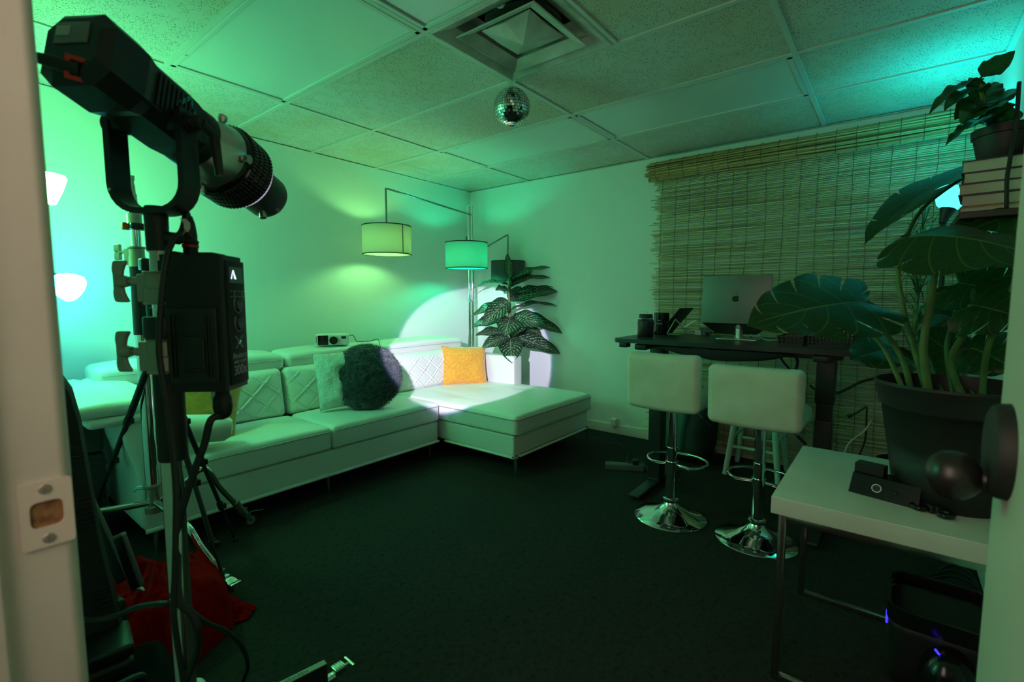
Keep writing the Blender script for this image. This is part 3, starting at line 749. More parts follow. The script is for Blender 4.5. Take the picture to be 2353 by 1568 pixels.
# ================================================================== standing desk
ZD = .982
DK = thing('standing_desk', 'black standing desk with a dark top in front of the reed blind', 'desk', (3.03, .72, 0))
f = MB(); poly = []
X0, X1, Y0, Y1, rc = 2.685, 3.36, .10, 1.345, .05
for cx2, cy2, a0 in ((X1 - rc, Y1 - rc, 0), (X0 + rc, Y1 - rc, 90), (X0 + rc, Y0 + rc, 180), (X1 - rc, Y0 + rc, 270)):
    for k in range(7): a = math.radians(a0 + 15 * k); poly.append((cx2 + rc * math.cos(a), cy2 + rc * math.sin(a)))
f.prism(poly, ZD - .024, ZD); ob('tabletop', f, DESKM, DK)
for y in (1.178, .262):
    f = MB(); f.rbox((3.03, y, .30), (.10, .082, .56), .006, 2); f.rbox((3.03, y, .655), (.090, .074, .55), .006, 2); f.rbox((3.03, y, .80), (.106, .088, .26), .006, 2)
    lg = ob('leg', f, DESKM, DK)
    f = MB(); f.rbox((3.01, y, .0225), (.66, .075, .025), .010, 3); f.rbox((3.03, y, .04), (.11, .08, .02), .006, 2)
    for x in (2.72, 3.30): f.cyl((x, y, 0), (x, y, .012), .018)
    ob('foot', f, DESKM, lg)
f = MB(); f.rbox((3.03, .72, .925), (.10, 1.06, .04), .006, 2)
for y in (1.178, .262): f.rbox((3.0, y, .935), (.56, .07, .035), .008, 2)
ob('under_frame', f, DESKM, DK)
def slingfn(a, c):
    y = 1.10 - a * .72; x = 2.72 + c * .20
    return (x, y, .945 - .055 * math.sin(PI * a) ** .6 * math.sin(PI * c) ** .5 - .02 * a * (1 - a) * 4 * c + .006 * noise.noise(Vector((y * 9, x * 9, 0))))
f = MB(); f.grid(slingfn, 24, 10); ob('cable_sling', f, mat('dark_fabric', (.035, .045, .045), .9), DK)
f = MB(); f.rbox((2.71, 1.27, .945), (.06, .05, .03), .006, 2); ob('control_switch', f, BLACK, DK)
# ---- things on the desk
def at_desk(px, py, z=ZD): return aZ(px, py, z)
p = at_desk(1483, 774)
JR = thing('insulated_jar', 'black insulated jar with a screw lid at the left end of the desk', 'jar', (p.x, p.y, ZD))
f = MB(); f.lathe([(0, 0), (.046, 0), (.049, .004), (.050, .095), (.046, .108), (.042, .112), (0, .112)], 32, T(p.x, p.y, ZD)); ob('body', f, BLACK, JR)
f = MB(); f.lathe([(.042, .112), (.043, .116), (.042, .118), (0, .118)], 32, T(p.x, p.y, ZD)); ob('neck_ring', f, STEEL, JR)
f = MB(); f.lathe([(0, .118), (.0415, .118), (.042, .140), (.038, .144), (0, .144)], 32, T(p.x, p.y, ZD)); l_ = ob('lid', f, BLACK, JR)
f = MB(); f.tube([Vector((p.x, p.y, ZD + .144)) + Vector((.012 * math.cos(a) * RT.x, .012 * math.cos(a) * RT.y, .016 * math.sin(a))) for a in [PI * i / 10 for i in range(11)]], .0012, 6); ob('wire_loop', f, STEEL, l_)
p = at_desk(1517, 770) + Vector((.03, .005, 0)); p.z = ZD
MG = thing('tumbler', 'black tumbler with small pale print beside the insulated jar', 'tumbler', (p.x, p.y, ZD))
f = MB(); f.lathe([(0, 0), (.047, 0), (.049, .005), (.050, .145), (.048, .147), (.046, .143), (.045, .01), (0, .008)], 32, T(p.x, p.y, ZD)); ob('cup', f, BLACKG, MG)
d = (CAM - p); d.z = 0; d.normalize(); d = (d + RT * -.35).normalized()
for i, (tx, s_) in enumerate((('MY', .013), ('COFFEE', .012))):
    text('print', tx, s_, frame((p.x + d.x * .0502, p.y + d.y * .0502, ZD + .096 - i * .021), d, Vector((-d.y, d.x, 0))), mat('print_ink', (.5, .5, .48), .6), MG, .0003)
p = at_desk(1550, 771) + Vector((.06, 0, 0)); p.z = ZD
TB = thing('tablet', 'black tablet tilted back on a bent wire stand', 'tablet', (p.x, p.y, ZD))
Mt = frame((p.x + .02, p.y + .035, ZD + .085), Vector((-.25, .62, .55)), Vector((.9, .42, 0)))
Mt = Matrix.Translation((p.x + .01, p.y + .02, ZD + .092)) @ Matrix.Rotation(math.radians(78), 4, 'Z') @ Matrix.Rotation(math.radians(48), 4, 'Y')
f = MB(); f.rbox((0, 0, 0), (.235, .165, .008), .004, 2, M=Mt); ob('body', f, BLACK, TB)
f = MB(); f.rbox((-.0, 0, .0042), (.215, .148, .0008), .0003, 1, M=Mt); ob('screen', f, BLACKG, TB)
a_, b_, c_ = aD(1533, 769, 2.78), aD(1552, 734, 2.78), aD(1573, 757, 2.78)
f = MB()
q = [a_ + (aD(1563, 770, 2.78) - a_), a_ + Vector((0, 0, .002)), a_ + Vector((0, 0, .006)), b_ + (a_ - b_) * .06, b_, b_ + (c_ - b_) * .06, c_, c_ + (c_ - b_) * .02 + RT * .018]
for i in range(len(q)): q[i].z = max(q[i].z, ZD + .0025)
f.tube(q, .0028, 8); ob('wire_stand', f, STEEL, TB)
# small things: charger bricks and cable tangle
p = at_desk(1600, 770)
f = MB(); f.rbox((p.x + .03, p.y - .01, ZD + .016), (.06, .045, .032), .004, 2, M=None); tag(ob('charger_block', f, WHITEP), 'small white charger block lying among cables beside the tablet', 'charger')
f = MB(); Mc = frame(aD(1584, 746, 2.86), RT * .9 + UP * .5); f.cyl((0, 0, -.035), (0, 0, .03), .006, n=10, M=Mc); f.cyl((0, 0, .03), (0, 0, .045), .004, n=8, M=Mc)
f.tube(spline([Mc @ Vector((0, 0, -.035)), Mc @ Vector((-.01, 0, -.055)), at_desk(1585, 766) + Vector((0, 0, .004)), at_desk(1610, 770) + Vector((0, 0, .003))], 6), .0022, 6)
tag(ob('white_pen', f, WHITEP), 'white stick-shaped plug leaning up from the cables by the tablet', 'plug')
f = MB(); Mk = T(p.x + .0, p.y - .06, ZD + .035, .5) @ Matrix.Rotation(-.5, 4, 'Y'); f.rbox((0, 0, 0), (.06, .07, .004), .002, 1, M=Mk); f.box(-.02, .02, -.025, -.0, -.034, 0, Mk)
tag(ob('card_reader', f, GREYP), 'flat grey card reader propped up in the cable tangle', 'card reader')
f = MB()
for s_ in range(5):
    r2 = random.Random(20 + s_); pts = []
    for k in range(7): pts.append(at_desk(1590 + k * 19 + r2.uniform(-8, 8), 766 + k * .8 + r2.uniform(-2.5, 2.5)) + Vector((0, 0, .004 + r2.uniform(0, .012))))
    f.tube(spline(pts, 5), .0026, 6)
tag(ob('cable_tangle', f, CABLE, merge=False), 'tangle of thin black cables on the desk in front of the laptop stand', 'cables')
f = MB(); q = [at_desk(x, y) + Vector((0, 0, zz)) for x, y, zz in ((1712, 773, .01), (1690, 774, .004), (1683, 779, .003), (1700, 781, .003), (1722, 776, .008), (1738, 774, .012), (1760, 783, .004), (1790, 783, .004), (1815, 786, .004))]
f.tube(spline(q, 6), .0026, 6); f.rbox(at_desk(1738, 777) + Vector((0, 0, .012)), (.05, .04, .02), .006, 2)
tag(ob('white_cable', f, WHITEP), 'white cable with a bulky plug looped on the desk under the big leaf', 'cable')
# laptop held on a pole stand
LX = 3.08
LT = thing('laptop_stand', 'silver pole stand on the desk carrying the laptop', 'stand', (LX, .72, ZD))
f = MB(); f.rbox((LX, .715, ZD + .004), (.16, .22, .008), .003, 2); ob('base_plate', f, ALU, LT)
f = MB(); f.cyl((LX - .0, .715, ZD + .006), (LX, .715, ZD + .095), .022, n=24); f.cyl((LX, .715, ZD + .04), (LX, .715, ZD + .05), .0235, n=24); ob('pole', f, ALU, LT)
f = MB(); f.lathe([(0, .0), (.012, .0), (.012, .008), (0, .008)], 16, frame((LX - .024, .715, ZD + .075), (-1, 0, 0))); ob('pivot', f, CHROME, LT)
f = MB(); f.box(LX - .02, LX + .10, .60, .83, ZD + .093, ZD + .097); ob('tray', f, ALU, LT)
NB = thing('laptop', 'open silver laptop with a dark apple mark on its lid, raised on a pole stand', 'laptop', (LX, .733, ZD + .10))
YA, YC = .924, .545
Ml = Matrix.Translation((LX - .03, (YA + YC) / 2, 1.218)) @ Matrix.Rotation(math.radians(3), 4, 'Y')
f = MB(); f.rbox((0, 0, 0), (.007, YA - YC, .285), .0034, 2, (1, 1, 1), M=Ml)
lid = ob('lid', f, mat('space_silver', (.17, .17, .175), .42, .6), NB)
f = MB(); f.rbox((.0045, 0, 0), (.002, YA - YC - .012, .272), .0008, 1, M=Ml); ob('screen', f, BLACKG, lid)
# apple mark on the lid
ap = []
for k in range(60):
    t_ = 2 * PI * k / 60
    r = .0200 * (1 + .05 * math.cos(2 * t_)); x = r * math.cos(t_); y = r * 1.02 * math.sin(t_)
    y -= .0042 * math.exp(-(x / .006) ** 2) * (1 if y > 0 else 0); y += .0026 * math.exp(-(x / .0045) ** 2) * (1 if y < 0 else 0)
    x *= (1 - .18 * max(0, -y) / .02)
    bx, by, br = .0235, .002, .0095
    dd = math.hypot(x - bx, y - by)
    if dd < br: x = bx - math.sqrt(max(0, br * br - (y - by) ** 2))
    ap.append((x, y))
Ma = Ml @ frame((-.0036, -(.733 - (YA + YC) / 2) * -1, .004), (-1, 0, 0), (0, -1, 0))
f = MB(); f.prism(ap, 0, .0005, Ma)
lf = []
for k in range(9): t_ = k / 8; lf.append((.010 * t_ - .001, .0225 + .011 * t_ + .0035 * math.sin(PI * t_)))
for k in range(7, 0, -1): t_ = k / 8; lf.append((.010 * t_ - .001, .0225 + .011 * t_ - .0035 * math.sin(PI * t_)))
f.prism(lf, 0, .0005, Ma); ob('apple_mark', f, BLACKM, lid, smooth=False)
f = MB(); Mk = Matrix.Translation((LX - .02, (YA + YC) / 2, 1.075))
f.add([(-.005, .188, .0), (-.005, -.188, .0), (.10, -.188, .004), (.10, .188, .004), (.03, .115, -.062), (.03, -.115, -.062), (.11, -.115, -.05), (.11, .115, -.05)], [(0, 1, 2, 3), (4, 7, 6, 5), (0, 4, 5, 1), (1, 5, 6, 2), (2, 6, 7, 3), (3, 7, 4, 0)], Mk)
ob('base', f, BLACK, NB, smooth=False)
# perforated basket at the right end of the desk
def basket(name, lab, c, w, d, h, M0):
    tt = thing(name, lab, 'basket', c)
    f = MB()
    for (ox, oy, lx, ly) in ((0, -d / 2, 1, 0), (0, d / 2, 1, 0), (-w / 2, 0, 0, 1), (w / 2, 0, 0, 1)):
        ln = w if lx else d; nb = int(ln / .016)
        for k in range(nb + 1):
            q = -ln / 2 + ln * k / nb; x, y = ox + lx * q, oy + ly * q
            f.box(x - (.0035 if lx else .0015), x + (.0035 if lx else .0015), y - (.0035 if ly else .0015), y + (.0035 if ly else .0015), .008, h - .008, M0)
        for k in range(int(h / .018) + 1):
            z = .004 + (h - .012) * k / int(h / .018)
            f.box(ox - lx * ln / 2 - .001, ox + lx * ln / 2 + .001, oy - ly * ln / 2 - .001, oy + ly * ln / 2 + .001, z, z + .006, M0)
    ob('mesh_wall', f, BLACK, tt, smooth=False, merge=False)
    f = MB(); f.box(-w / 2, w / 2, -d / 2, d / 2, 0, .004, M0); ob('bottom', f, BLACK, tt)
    f = MB()
    for (x0, x1, y0, y1) in ((-w / 2 - .004, w / 2 + .004, -d / 2 - .004, -d / 2 + .004), (-w / 2 - .004, w / 2 + .004, d / 2 - .004, d / 2 + .004), (-w / 2 - .004, -w / 2 + .004, -d / 2, d / 2), (w / 2 - .004, w / 2 + .004, -d / 2, d / 2)): f.box(x0, x1, y0, y1, h - .010, h, M0)
    ob('rim', f, BLACK, tt, smooth=False)
    return tt
basket('desk_basket', 'black perforated plastic basket on the right end of the desk', (2.95, .235, ZD), .24, .19, .115, T(2.95, .235, ZD))
basket('desk_basket', 'low black perforated tray left of the taller basket, under the big leaf', (2.93, .40, ZD), .2, .11, .05, T(2.93, .41, ZD))
f = MB(); pj = aX(1985, 740, 3.2); f.rbox((3.22, pj.y + .01, ZD + .05), (.12, .09, .10), .01, 3); f.rbox((3.17, pj.y + .01, ZD + .11), (.02, .05, .02), .004, 2); tag(ob('white_dock', f, WHITEP), 'small white plastic box behind the black basket on the desk', 'box')
# ================================================================== bar stools
def stool(cx, cy, zb, zt, w, lab, seatx):
    S = thing('bar_stool', lab, 'stool', (cx, cy, 0), 0, 'white bar stools at the desk')
    f = MB(); f.lathe([(.192, 0), (.194, .004), (.190, .008), (.150, .022), (.095, .040), (.055, .062), (.040, .080), (.034, .094), (0, .096)], 64, T(cx, cy, 0)); f.lathe([(.192, 0), (.0, .0005)], 48, T(cx, cy, 0)); ob('base', f, CHROME, S, angle=60)
    f = MB(); f.lathe([(.030, .088), (.040, .092), (.042, .100), (.040, .110), (.031, .114)], 40, T(cx, cy, 0))
    for k in range(30):
        a = 2 * PI * k / 30; f.rbox((cx + .041 * math.cos(a), cy + .041 * math.sin(a), .101), (.004, .004, .012), .001, 1)
    ob('collar', f, CHROME, S)
    f = MB(); f.cyl((cx, cy, .09), (cx, cy, .40), .0285, n=28); f.cyl((cx, cy, .40), (cx, cy, zb - .02), .025, n=28); f.cyl((cx, cy, .385), (cx, cy, .402), .030, n=28); f.cyl((cx, cy, zb - .03), (cx, cy, zb - .005), .07, n=24); ob('column', f, CHROME, S)
    f = MB(); zf = .305; pts = [(cx + .02, cy + .03, zf)]
    arc = [(cx + .085 + .135 * math.cos(a), cy + .165 * math.sin(a), zf) for a in [PI * .78 - PI * 1.56 * i / 22 for i in range(23)]]
    f.tube([(cx, cy + .028, zf)] + arc + [(cx, cy - .028, zf)], .0085, 10); f.cyl((cx, cy, zf - .018), (cx, cy, zf + .018), .034, n=24); ob('footrest', f, CHROME, S)
    f = MB(); f.tube([(cx, cy - .03, zb - .015), (cx + .03, cy - .12, zb - .04), (cx + .04, cy - .17, zb - .085)], .0045, 8); lv = ob('lever', f, CHROME, S)
    f = MB(); f.tube([(cx + .035, cy - .152, zb - .068), (cx + .044, cy - .19, zb - .105)], .0075, 10); ob('grip', f, RUBBER, lv)
    # backrest and seat of one upholstered L
    xb = seatx
    def puff(p):
        q = Vector(p); k = max(0, 1 - (2 * p.y / w) ** 2) * max(0, 1 - (2 * p.z / (zt - zb)) ** 2)
        if p.x < 0: q.x -= .012 * k + .005 * noise.noise(Vector((p.y * 8, p.z * 7, cx * 3))) * k
        q.z += .006 * (2 * p.y / w) ** 2 * (1 if p.z > 0 else 0) - .010 * (1 - (2 * p.y / w) ** 2) * (1 if p.z < 0 else 0)
        return q
    M = Matrix.Translation((xb + .045, cy, (zb + zt) / 2)) @ Matrix.Rotation(math.radians(-3), 4, 'Y')
    f = MB(); f.rbox((0, 0, 0), (.085, w, zt - zb), .032, 5, (2, 20, 16), puff, M); ob('backrest', f, STOOLW, S)
    f = MB(); f.rbox((xb + .215, cy, zb + .045), (.36, w - .004, .10), .034, 5, (14, 12, 1), lambda p: Vector((p.x, p.y, p.z + (.02 * smooth(.02, -.17, p.x) if p.z > 0 else 0) + (.025 * smooth(.05, .18, p.x) * -1)))); ob('seat', f, STOOLW, S)
    return S
stool(2.605, .925, .645, .937, .385, 'white low-back bar stool at the left end of the desk', 2.40)
stool(2.62, .487, .628, .907, .405, 'white low-back bar stool nearer the side table, right of the other', 2.385)

# ------------------------------------------------------------------ small painted wooden stool under the desk
WS = thing('wooden_stool', 'pale painted round wooden stool with splayed legs behind the bar stools', 'stool', (3.66, .70, 0))
PW = mat('pale_painted_wood', (.55, .66, .60), .5, bump=(30, .2))
tops = [(3.66 + .10 * a, .70 + .10 * b_) for a, b_ in ((1, 1), (-1, 1), (-1, -1), (1, -1))]; feet = [(3.66 + .165 * a, .70 + .165 * b_) for a, b_ in ((1, 1), (-1, 1), (-1, -1), (1, -1))]
for (a, b_), (c, d) in zip(tops, feet):
    f = MB(); f.tube([(a, b_, .58), ((a + c) / 2, (b_ + d) / 2, .3), (c, d, 0)], [.016, .020, .017], 14); ob('leg', f, PW, WS)
def lerp2(i, z): t_ = 1 - z / .58; return (tops[i][0] + (feet[i][0] - tops[i][0]) * t_, tops[i][1] + (feet[i][1] - tops[i][1]) * t_, z)
for i in range(4):
    for z in ((.20, .40) if i % 2 else (.26, .45)):
        f = MB(); f.cyl(lerp2(i, z), lerp2((i + 1) % 4, z), .0105, n=10); ob('rung', f, PW, WS)
f = MB(); f.lathe([(0, .575), (.145, .575), (.158, .585), (.158, .600), (.148, .608), (0, .608)], 36, T(3.66, .70, 0)); ob('seat', f, PW, WS)
# ------------------------------------------------------------------ backpack slumped under the desk
BP = thing('backpack', 'dark green and black backpack slumped against the wall under the desk', 'backpack', (3.68, 1.15, 0))
Mb = T(3.655, 1.16, .27, math.radians(-12)) @ Matrix.Rotation(math.radians(14), 4, 'Y')
f = MB(); f.rbox((0, 0, 0), (.24, .34, .52), .09, 5, (6, 8, 12), lambda p: Vector((p.x * (1 - .25 * smooth(0, .26, p.z)), p.y * (1 - .22 * smooth(.02, .26, p.z)), p.z)) + Vector((noise.noise(p * 7), noise.noise(p * 7 + Vector((3, 3, 3))), 0)) * .012, Mb)
ob('body', f, mat('dark_nylon', (.010, .013, .013), .7, bump=(260, .3, .001)), BP)
f = MB(); f.rbox((-.115, .06, -.06), (.07, .20, .32), .035, 4, (3, 6, 8), lambda p: p + Vector((noise.noise(p * 9) * .01, 0, 0)), Mb); ob('front_pocket', f, mat('green_nylon', (.02, .085, .065), .6, bump=(240, .3, .001)), BP)
f = MB()
for s_ in (-1, 1): f.tube(spline([Mb @ Vector((.11, .09 * s_, .22)), Mb @ Vector((.17, .10 * s_, .1)), Mb @ Vector((.16, .12 * s_, -.1)), Mb @ Vector((.11, .13 * s_, -.22))], 6), .014, 8)
f.tube(spline([Mb @ Vector((.05, .04, .25)), Mb @ Vector((.06, .0, .30)), Mb @ Vector((.05, -.04, .25))], 6), .008, 8); ob('strap', f, MATS['dark_nylon'], BP)
f = MB(); f.tube(spline([Mb @ Vector((-.148, -.03, .09)), Mb @ Vector((-.152, .06, .10)), Mb @ Vector((-.146, .15, .09))], 6), .003, 6); ob('zip', f, GREYP, BP)
# wall adapter, power strip, cords
f = MB(); f.rbox((XW - .0212, 1.935, .105), (.042, .052, .072), .006, 3); f.cyl((XW - .03, 1.935, .07), (XW - .03, 1.935, .055), .004, n=8)
tag(ob('plug_adapter', f, WHITEP), 'white plug-in adapter low on the wall above the baseboard', 'adapter')
PS = thing('power_strip', 'grey power strip lying on the carpet beside the desk foot', 'power strip', (3.14, 1.46, 0))
Mp = T(3.14, 1.455, .022, math.radians(-63))
f = MB(); f.rbox((0, 0, 0), (.27, .062, .044), .006, 2, M=Mp); ob('body', f, mat('strip_grey', (.10, .11, .105), .5), PS)
f = MB()
for k in range(6):
    x = -.105 + k * .034
    for yy, ln in ((-.008, .010), (.008, .008)): f.box(x - .0015, x + .0015, yy - ln / 2, yy + ln / 2, .0215, .0228, Mp)
ob('socket_slot', f, BLACK, PS, smooth=False)
f = MB(); f.rbox((.075, 0, .038), (.04, .045, .04), .006, 2, M=Mp); ob('plug', f, BLACK, PS)
f = MB(); f.tube(spline([Mp @ Vector((.075, 0, .05)), Mp @ Vector((.13, -.02, .04)), (3.10, 1.25, .06), (3.02, 1.20, .25), (3.07, 1.21, .55), (3.08, 1.2, .90)], 8), .0045, 8); ob('desk_lead', f, CABLE, PS)
f = MB(); f.tube(spline([Mp @ Vector((.06, 0, .05)), Mp @ Vector((.02, .06, .012)), aZ(1440, 1035, .006), aZ(1400, 1018, .005), aZ(1372, 1008, .005), (3.72, 2.1, .005), (3.86, 2.3, .006)], 8), .0035, 8); ob('supply_lead', f, CABLE, PS)
f = MB(); f.tube(spline([aX(x, y, 3.42) for x, y in ((1790, 815), (1800, 832), (1815, 850), (1830, 875), (1832, 900))], 5), .007, 8); tag(ob('thick_cable', f, CABLE), 'thick black cable dropping behind the second bar stool from the desk', 'cable')
f = MB(); f.tube(spline([aX(x, y, 3.40) for x, y in ((1822, 812), (1832, 828), (1830, 845), (1822, 862), (1818, 880))], 5), .009, 8); tag(ob('cable_loop', f, CABLE), 'looped black cable hanging from the desk sling beside the thick one', 'cable')
f = MB(); f.tube(spline([aX(x, y, 3.50) for x, y in ((1860, 885), (1878, 897), (1915, 905), (1945, 895), (1978, 878), (2010, 870))], 5), .008, 8); tag(ob('sagging_cable', f, CABLE), 'black cable sagging between the desk leg and the big pot', 'cable')
f = MB(); f.tube(spline([aX(x, y, 3.55) for x, y in ((1990, 935), (1970, 948), (1955, 955))], 4), .006, 8); f.cyl(aX(1957, 954, 3.55), aX(1948, 958, 3.55), .011, n=10); f.tube(spline([aX(x, y, 3.55) for x, y in ((1992, 935), (1991, 960), (1988, 1010), (1975, 1045))], 5), .005, 8); tag(ob('hanging_plug', f, CABLE), 'black cord with a barrel plug hanging beside the big pot', 'cord')
f = MB(); f.tube(spline([aX(x, y, 3.30) for x, y in ((2003, 965), (1985, 992), (1960, 1010), (1945, 1028), (1940, 1050), (1943, 1075))], 6), .0042, 8); tag(ob('white_cable', f, WHITEP), 'white cable hanging behind the side table left of the big pot', 'cable')

# ================================================================== side table
ZT = .607
ST = thing('side_table', 'white topped side table with square chrome legs by the open door', 'table', (1.99, -.03, 0))
STOP = mat('white_lacquer', (.70, .68, .62), .4, bump=(6, .08), var=(5, (.64, .62, .55), (.74, .72, .66)))
f = MB(); f.rbox((1.985, -.04, ZT - .0275), (.665, .62, .055), .003, 2); ob('tabletop', f, STOP, ST)
SQ = mat('square_tube', (.55, .50, .47), .22, 1)
for x in (1.672, 2.235):
    for y in (.238, -.318):
        f = MB(); f.rbox((x, y, .276), (.022, .022, .552), .002, 1); ob('leg', f, SQ, ST)
    f = MB(); f.rbox((x, -.04, .011), (.022, .536, .022), .002, 1); ob('floor_bar', f, SQ, ST)
f = MB()
for y in (.238, -.318): f.rbox((1.955, y, .541), (.54, .022, .022), .002, 1)
for x in (1.672, 2.235): f.rbox((x, -.04, .541), (.022, .536, .022), .002, 1)
ob('apron', f, SQ, ST)
f = MB()
for (x, y) in ((1.70, .215), (1.70, -.29)): f.cyl((x, y, .535), (x + .0, y, .552), .006, n=10); f.cyl((x, y, .524), (x, y, .532), .010, n=12)
ob('bolt', f, STEEL, ST)
f = MB(); p = aX(2095, 1243, 1.66); f.box(1.664, 1.70, p.y - .025, p.y + .025, .530, .553); ob('label_tab', f, mat('paper_tab', (.62, .58, .48), .7), ST)
# camera-like black device with a ring button
p = aZ(2030, 1150, ZT)
DV = thing('camera_device', 'black wedge shaped device with a ring button on the side table', 'device', (p.x + .03, p.y, ZT))
Md = T(p.x + .035, p.y - .005, ZT, math.radians(-14))   # local x away, y left
f = MB()
w2 = .088
f.add([(-.040, -w2, 0), (-.040, w2, 0), (.040, w2, 0), (.040, -w2, 0), (-.012, -w2 * .98, .058), (-.012, w2 * .98, .058), (.040, w2 * .98, .062), (.040, -w2 * .98, .062)], [(0, 1, 2, 3), (7, 6, 5, 4), (0, 4, 5, 1), (1, 5, 6, 2), (2, 6, 7, 3), (3, 7, 4, 0)], Md)
ob('body', f, BLACKG, DV, smooth=False)
f = MB(); f.box(.0, .045, .01, w2 * .98, .060, .088, Md); ob('mount_block', f, BLACK, DV)
nz = Vector((-.058, 0, .028)).normalized()
f = MB(); f.lathe([(.0128, 0), (.0128, .0012), (.0105, .0012), (.0105, 0)], 36, Md @ frame((-.027, .018, .0285), nz), close=True); ob('ring', f, mat('ring_metal', (.7, .7, .7), .3, .6), DV)
f = MB(); f.lathe([(0, .001), (.0105, .0008)], 28, Md @ frame((-.027, .018, .0285), nz)); ob('button', f, BLACK, DV)
f = MB(); f.lathe([(0, .003), (.004, .002), (.006, 0)], 20, Md @ frame((-.027, -.030, .0285), nz)); ob('lens', f, BLACKG, DV)
# two small black clips
def clip(name, lab, p, s_, rz):
    C_ = thing(name, lab, 'clip', (p.x, p.y, ZT))
    M = T(p.x, p.y, ZT, rz)
    f = MB(); f.tube([(.017 * s_ * math.cos(a), .017 * s_ * math.sin(a), .010) for a in [PI * 1.6 * i / 16 - .4 for i in range(17)]], .0075 * s_, 10, M); ob('jaw', f, BLACKG, C_)
    f = MB(); f.rbox((-.012 * s_, -.022 * s_, .012), (.028 * s_, .014 * s_, .022), .004, 2, M=M); f.cyl((-.012 * s_, -.03 * s_, .014), (-.012 * s_, -.04 * s_, .014), .006 * s_, n=12, M=M); ob('screw_block', f, BLACK, C_)
clip('mounting_clip', 'open black ring clip right of the ring button device', aZ(2112, 1172, ZT), 1.0, .4)
clip('mounting_clip', 'black clip with a bright edge at the front edge of the side table', aZ(2170, 1190, ZT), 1.0, 2.6)

# ================================================================== monstera
def monstera(L, W, base_m, n=6, gap=.05, b0=.42, droop=.5, fold=.2, wave=.02, seed=0, flat=True):
    rr = random.Random(seed)
    f = MB()
    ctrl = [(-.02, .05), (-.15, .30), (-.17, .58), (-.06, .85), (.10, .98), (.28, 1.0), (.46, .92), (.62, .78), (.77, .58), (.89, .34), (1.0, .0)]
    def margin(a):
        t_ = a * (len(ctrl) - 1); i = min(int(t_), len(ctrl) - 2); k = t_ - i
        P_ = [ctrl[max(i - 1, 0)], ctrl[i], ctrl[i + 1], ctrl[min(i + 2, len(ctrl) - 1)]]
        return tuple(.5 * (2 * P_[1][c] + (P_[2][c] - P_[0][c]) * k + (2 * P_[0][c] - 5 * P_[1][c] + 4 * P_[2][c] - P_[3][c]) * k * k + (P_[3][c] - 3 * P_[2][c] + 3 * P_[1][c] - P_[0][c]) * k ** 3) for c in (0, 1))
    for sg in (1, -1):
        jit = [rr.uniform(-.012, .012) for _ in range(n + 1)]; bs = [b0 + rr.uniform(-.06, .12) for _ in range(n + 1)]
        gs = [gap * rr.uniform(.6, 1.3) for _ in range(n + 1)]
        for k in range(n):
            a0, a1 = k / n + (jit[k] if k else 0), (k + 1) / n + (jit[k + 1] if k < n - 1 else 0)
            def g(i, b): return 0 if i in (0, n) else gs[i] * .5 * max(0, (b - bs[i]) / (1 - bs[i])) ** .55 * (1 if b > bs[i] else 0)
            def fn(tb, ta, k=k, a0=a0, a1=a1):
                b = tb
                a = (a0 + g(k, b)) * (1 - ta) + (a1 - g(k + 1, b)) * ta
                m = margin(a); mx_ = max(0, min(1, a * 1.02 - .02)) * .97
                bb = b * (1 - .05 * (2 * ta - 1) ** 2 * (1 if b > .7 else 0))
                x = (mx_ * (1 - bb) + m[0] * bb) * L + .04 * L * math.sin(PI * bb) * .6; y = m[1] * bb * W / 2
                zz = fold * y * (1 - .5 * y / (W / 2)) - .9 * droop * .25 * (y / (W / 2)) ** 2 * W / 2 + wave * math.sin(a * 2 * PI * n * .5 + seed) * bb * bb * .6
                ang = droop * max(x, 0) / L
                if x > 0: px_, pz_ = L * math.sin(ang) / droop, -L * (1 - math.cos(ang)) / droop
                else: px_, pz_ = x, 0
                return (px_ + zz * math.sin(ang), y * sg, pz_ + zz * math.cos(ang))
            nb, na = 14, 5
            vs = []; us = []; fs = []
            for i in range(nb + 1):
                for j_ in range(na + 1):
                    vs.append(fn(i / nb, j_ / na)); us.append(((a0 + (a1 - a0) * j_ / na), .5 + sg * .5 * i / nb))
            for i in range(nb):
                for j_ in range(na):
                    q = i * (na + 1) + j_; fs.append((q, q + na + 1, q + na + 2, q + 1))
            f.add(vs, fs, None, us)
    f.tube([(L * t_ * .97 if droop < 1e-3 else L * math.sin(droop * t_ * .97) / droop, 0, -(L * (1 - math.cos(droop * t_ * .97)) / droop) - .003) for t_ in [i / 10 for i in range(11)]], [.0045 * (1 - .8 * i / 10) for i in range(11)], 6)
    for i in range(11 * 6): f.uv[len(f.v) - 1 - i] = (.5, .5)
    return f
ML = leafmat('monstera_leaf', (.008, .040, .012), (.026, .105, .020), (.10, .22, .05), 6, False, .42)
MPT = Vector((1.955, -.160, ZT))
MP = thing('potted_monstera', 'large split-leaf monstera in a big black plastic pot on the side table', 'plant', MPT)
f = MB(); f.lathe([(0, 0), (.128, 0), (.133, .006), (.176, .285), (.178, .288), (.184, .290), (.196, .352), (.200, .356), (.199, .364), (.192, .364), (.180, .300), (.176, .285)], 64, T(*MPT)); ob('pot', f, mat('black_pot', (.013, .012, .012), .55), MP)
f = MB(); f.lathe([(0, .318), (.10, .316), (.1835, .312)], 40, T(*MPT)); ob('soil', f, mat('soil', (.012, .008, .005), .95, bump=(60, 1, .02)), MP)
PET = mat('petiole', (.06, .14, .03), .45, var=(9, (.035, .09, .02), (.12, .20, .05)))
def petiole(pts, r0=.010, r1=.006):
    q = spline(pts, 8); f = MB(); f.tube(q, [r0 + (r1 - r0) * i / (len(q) - 1) for i in range(len(q))], 10); ob('petiole', f, PET, MP)
soil = lambda dx, dy_: MPT + Vector((dx, dy_, .31))
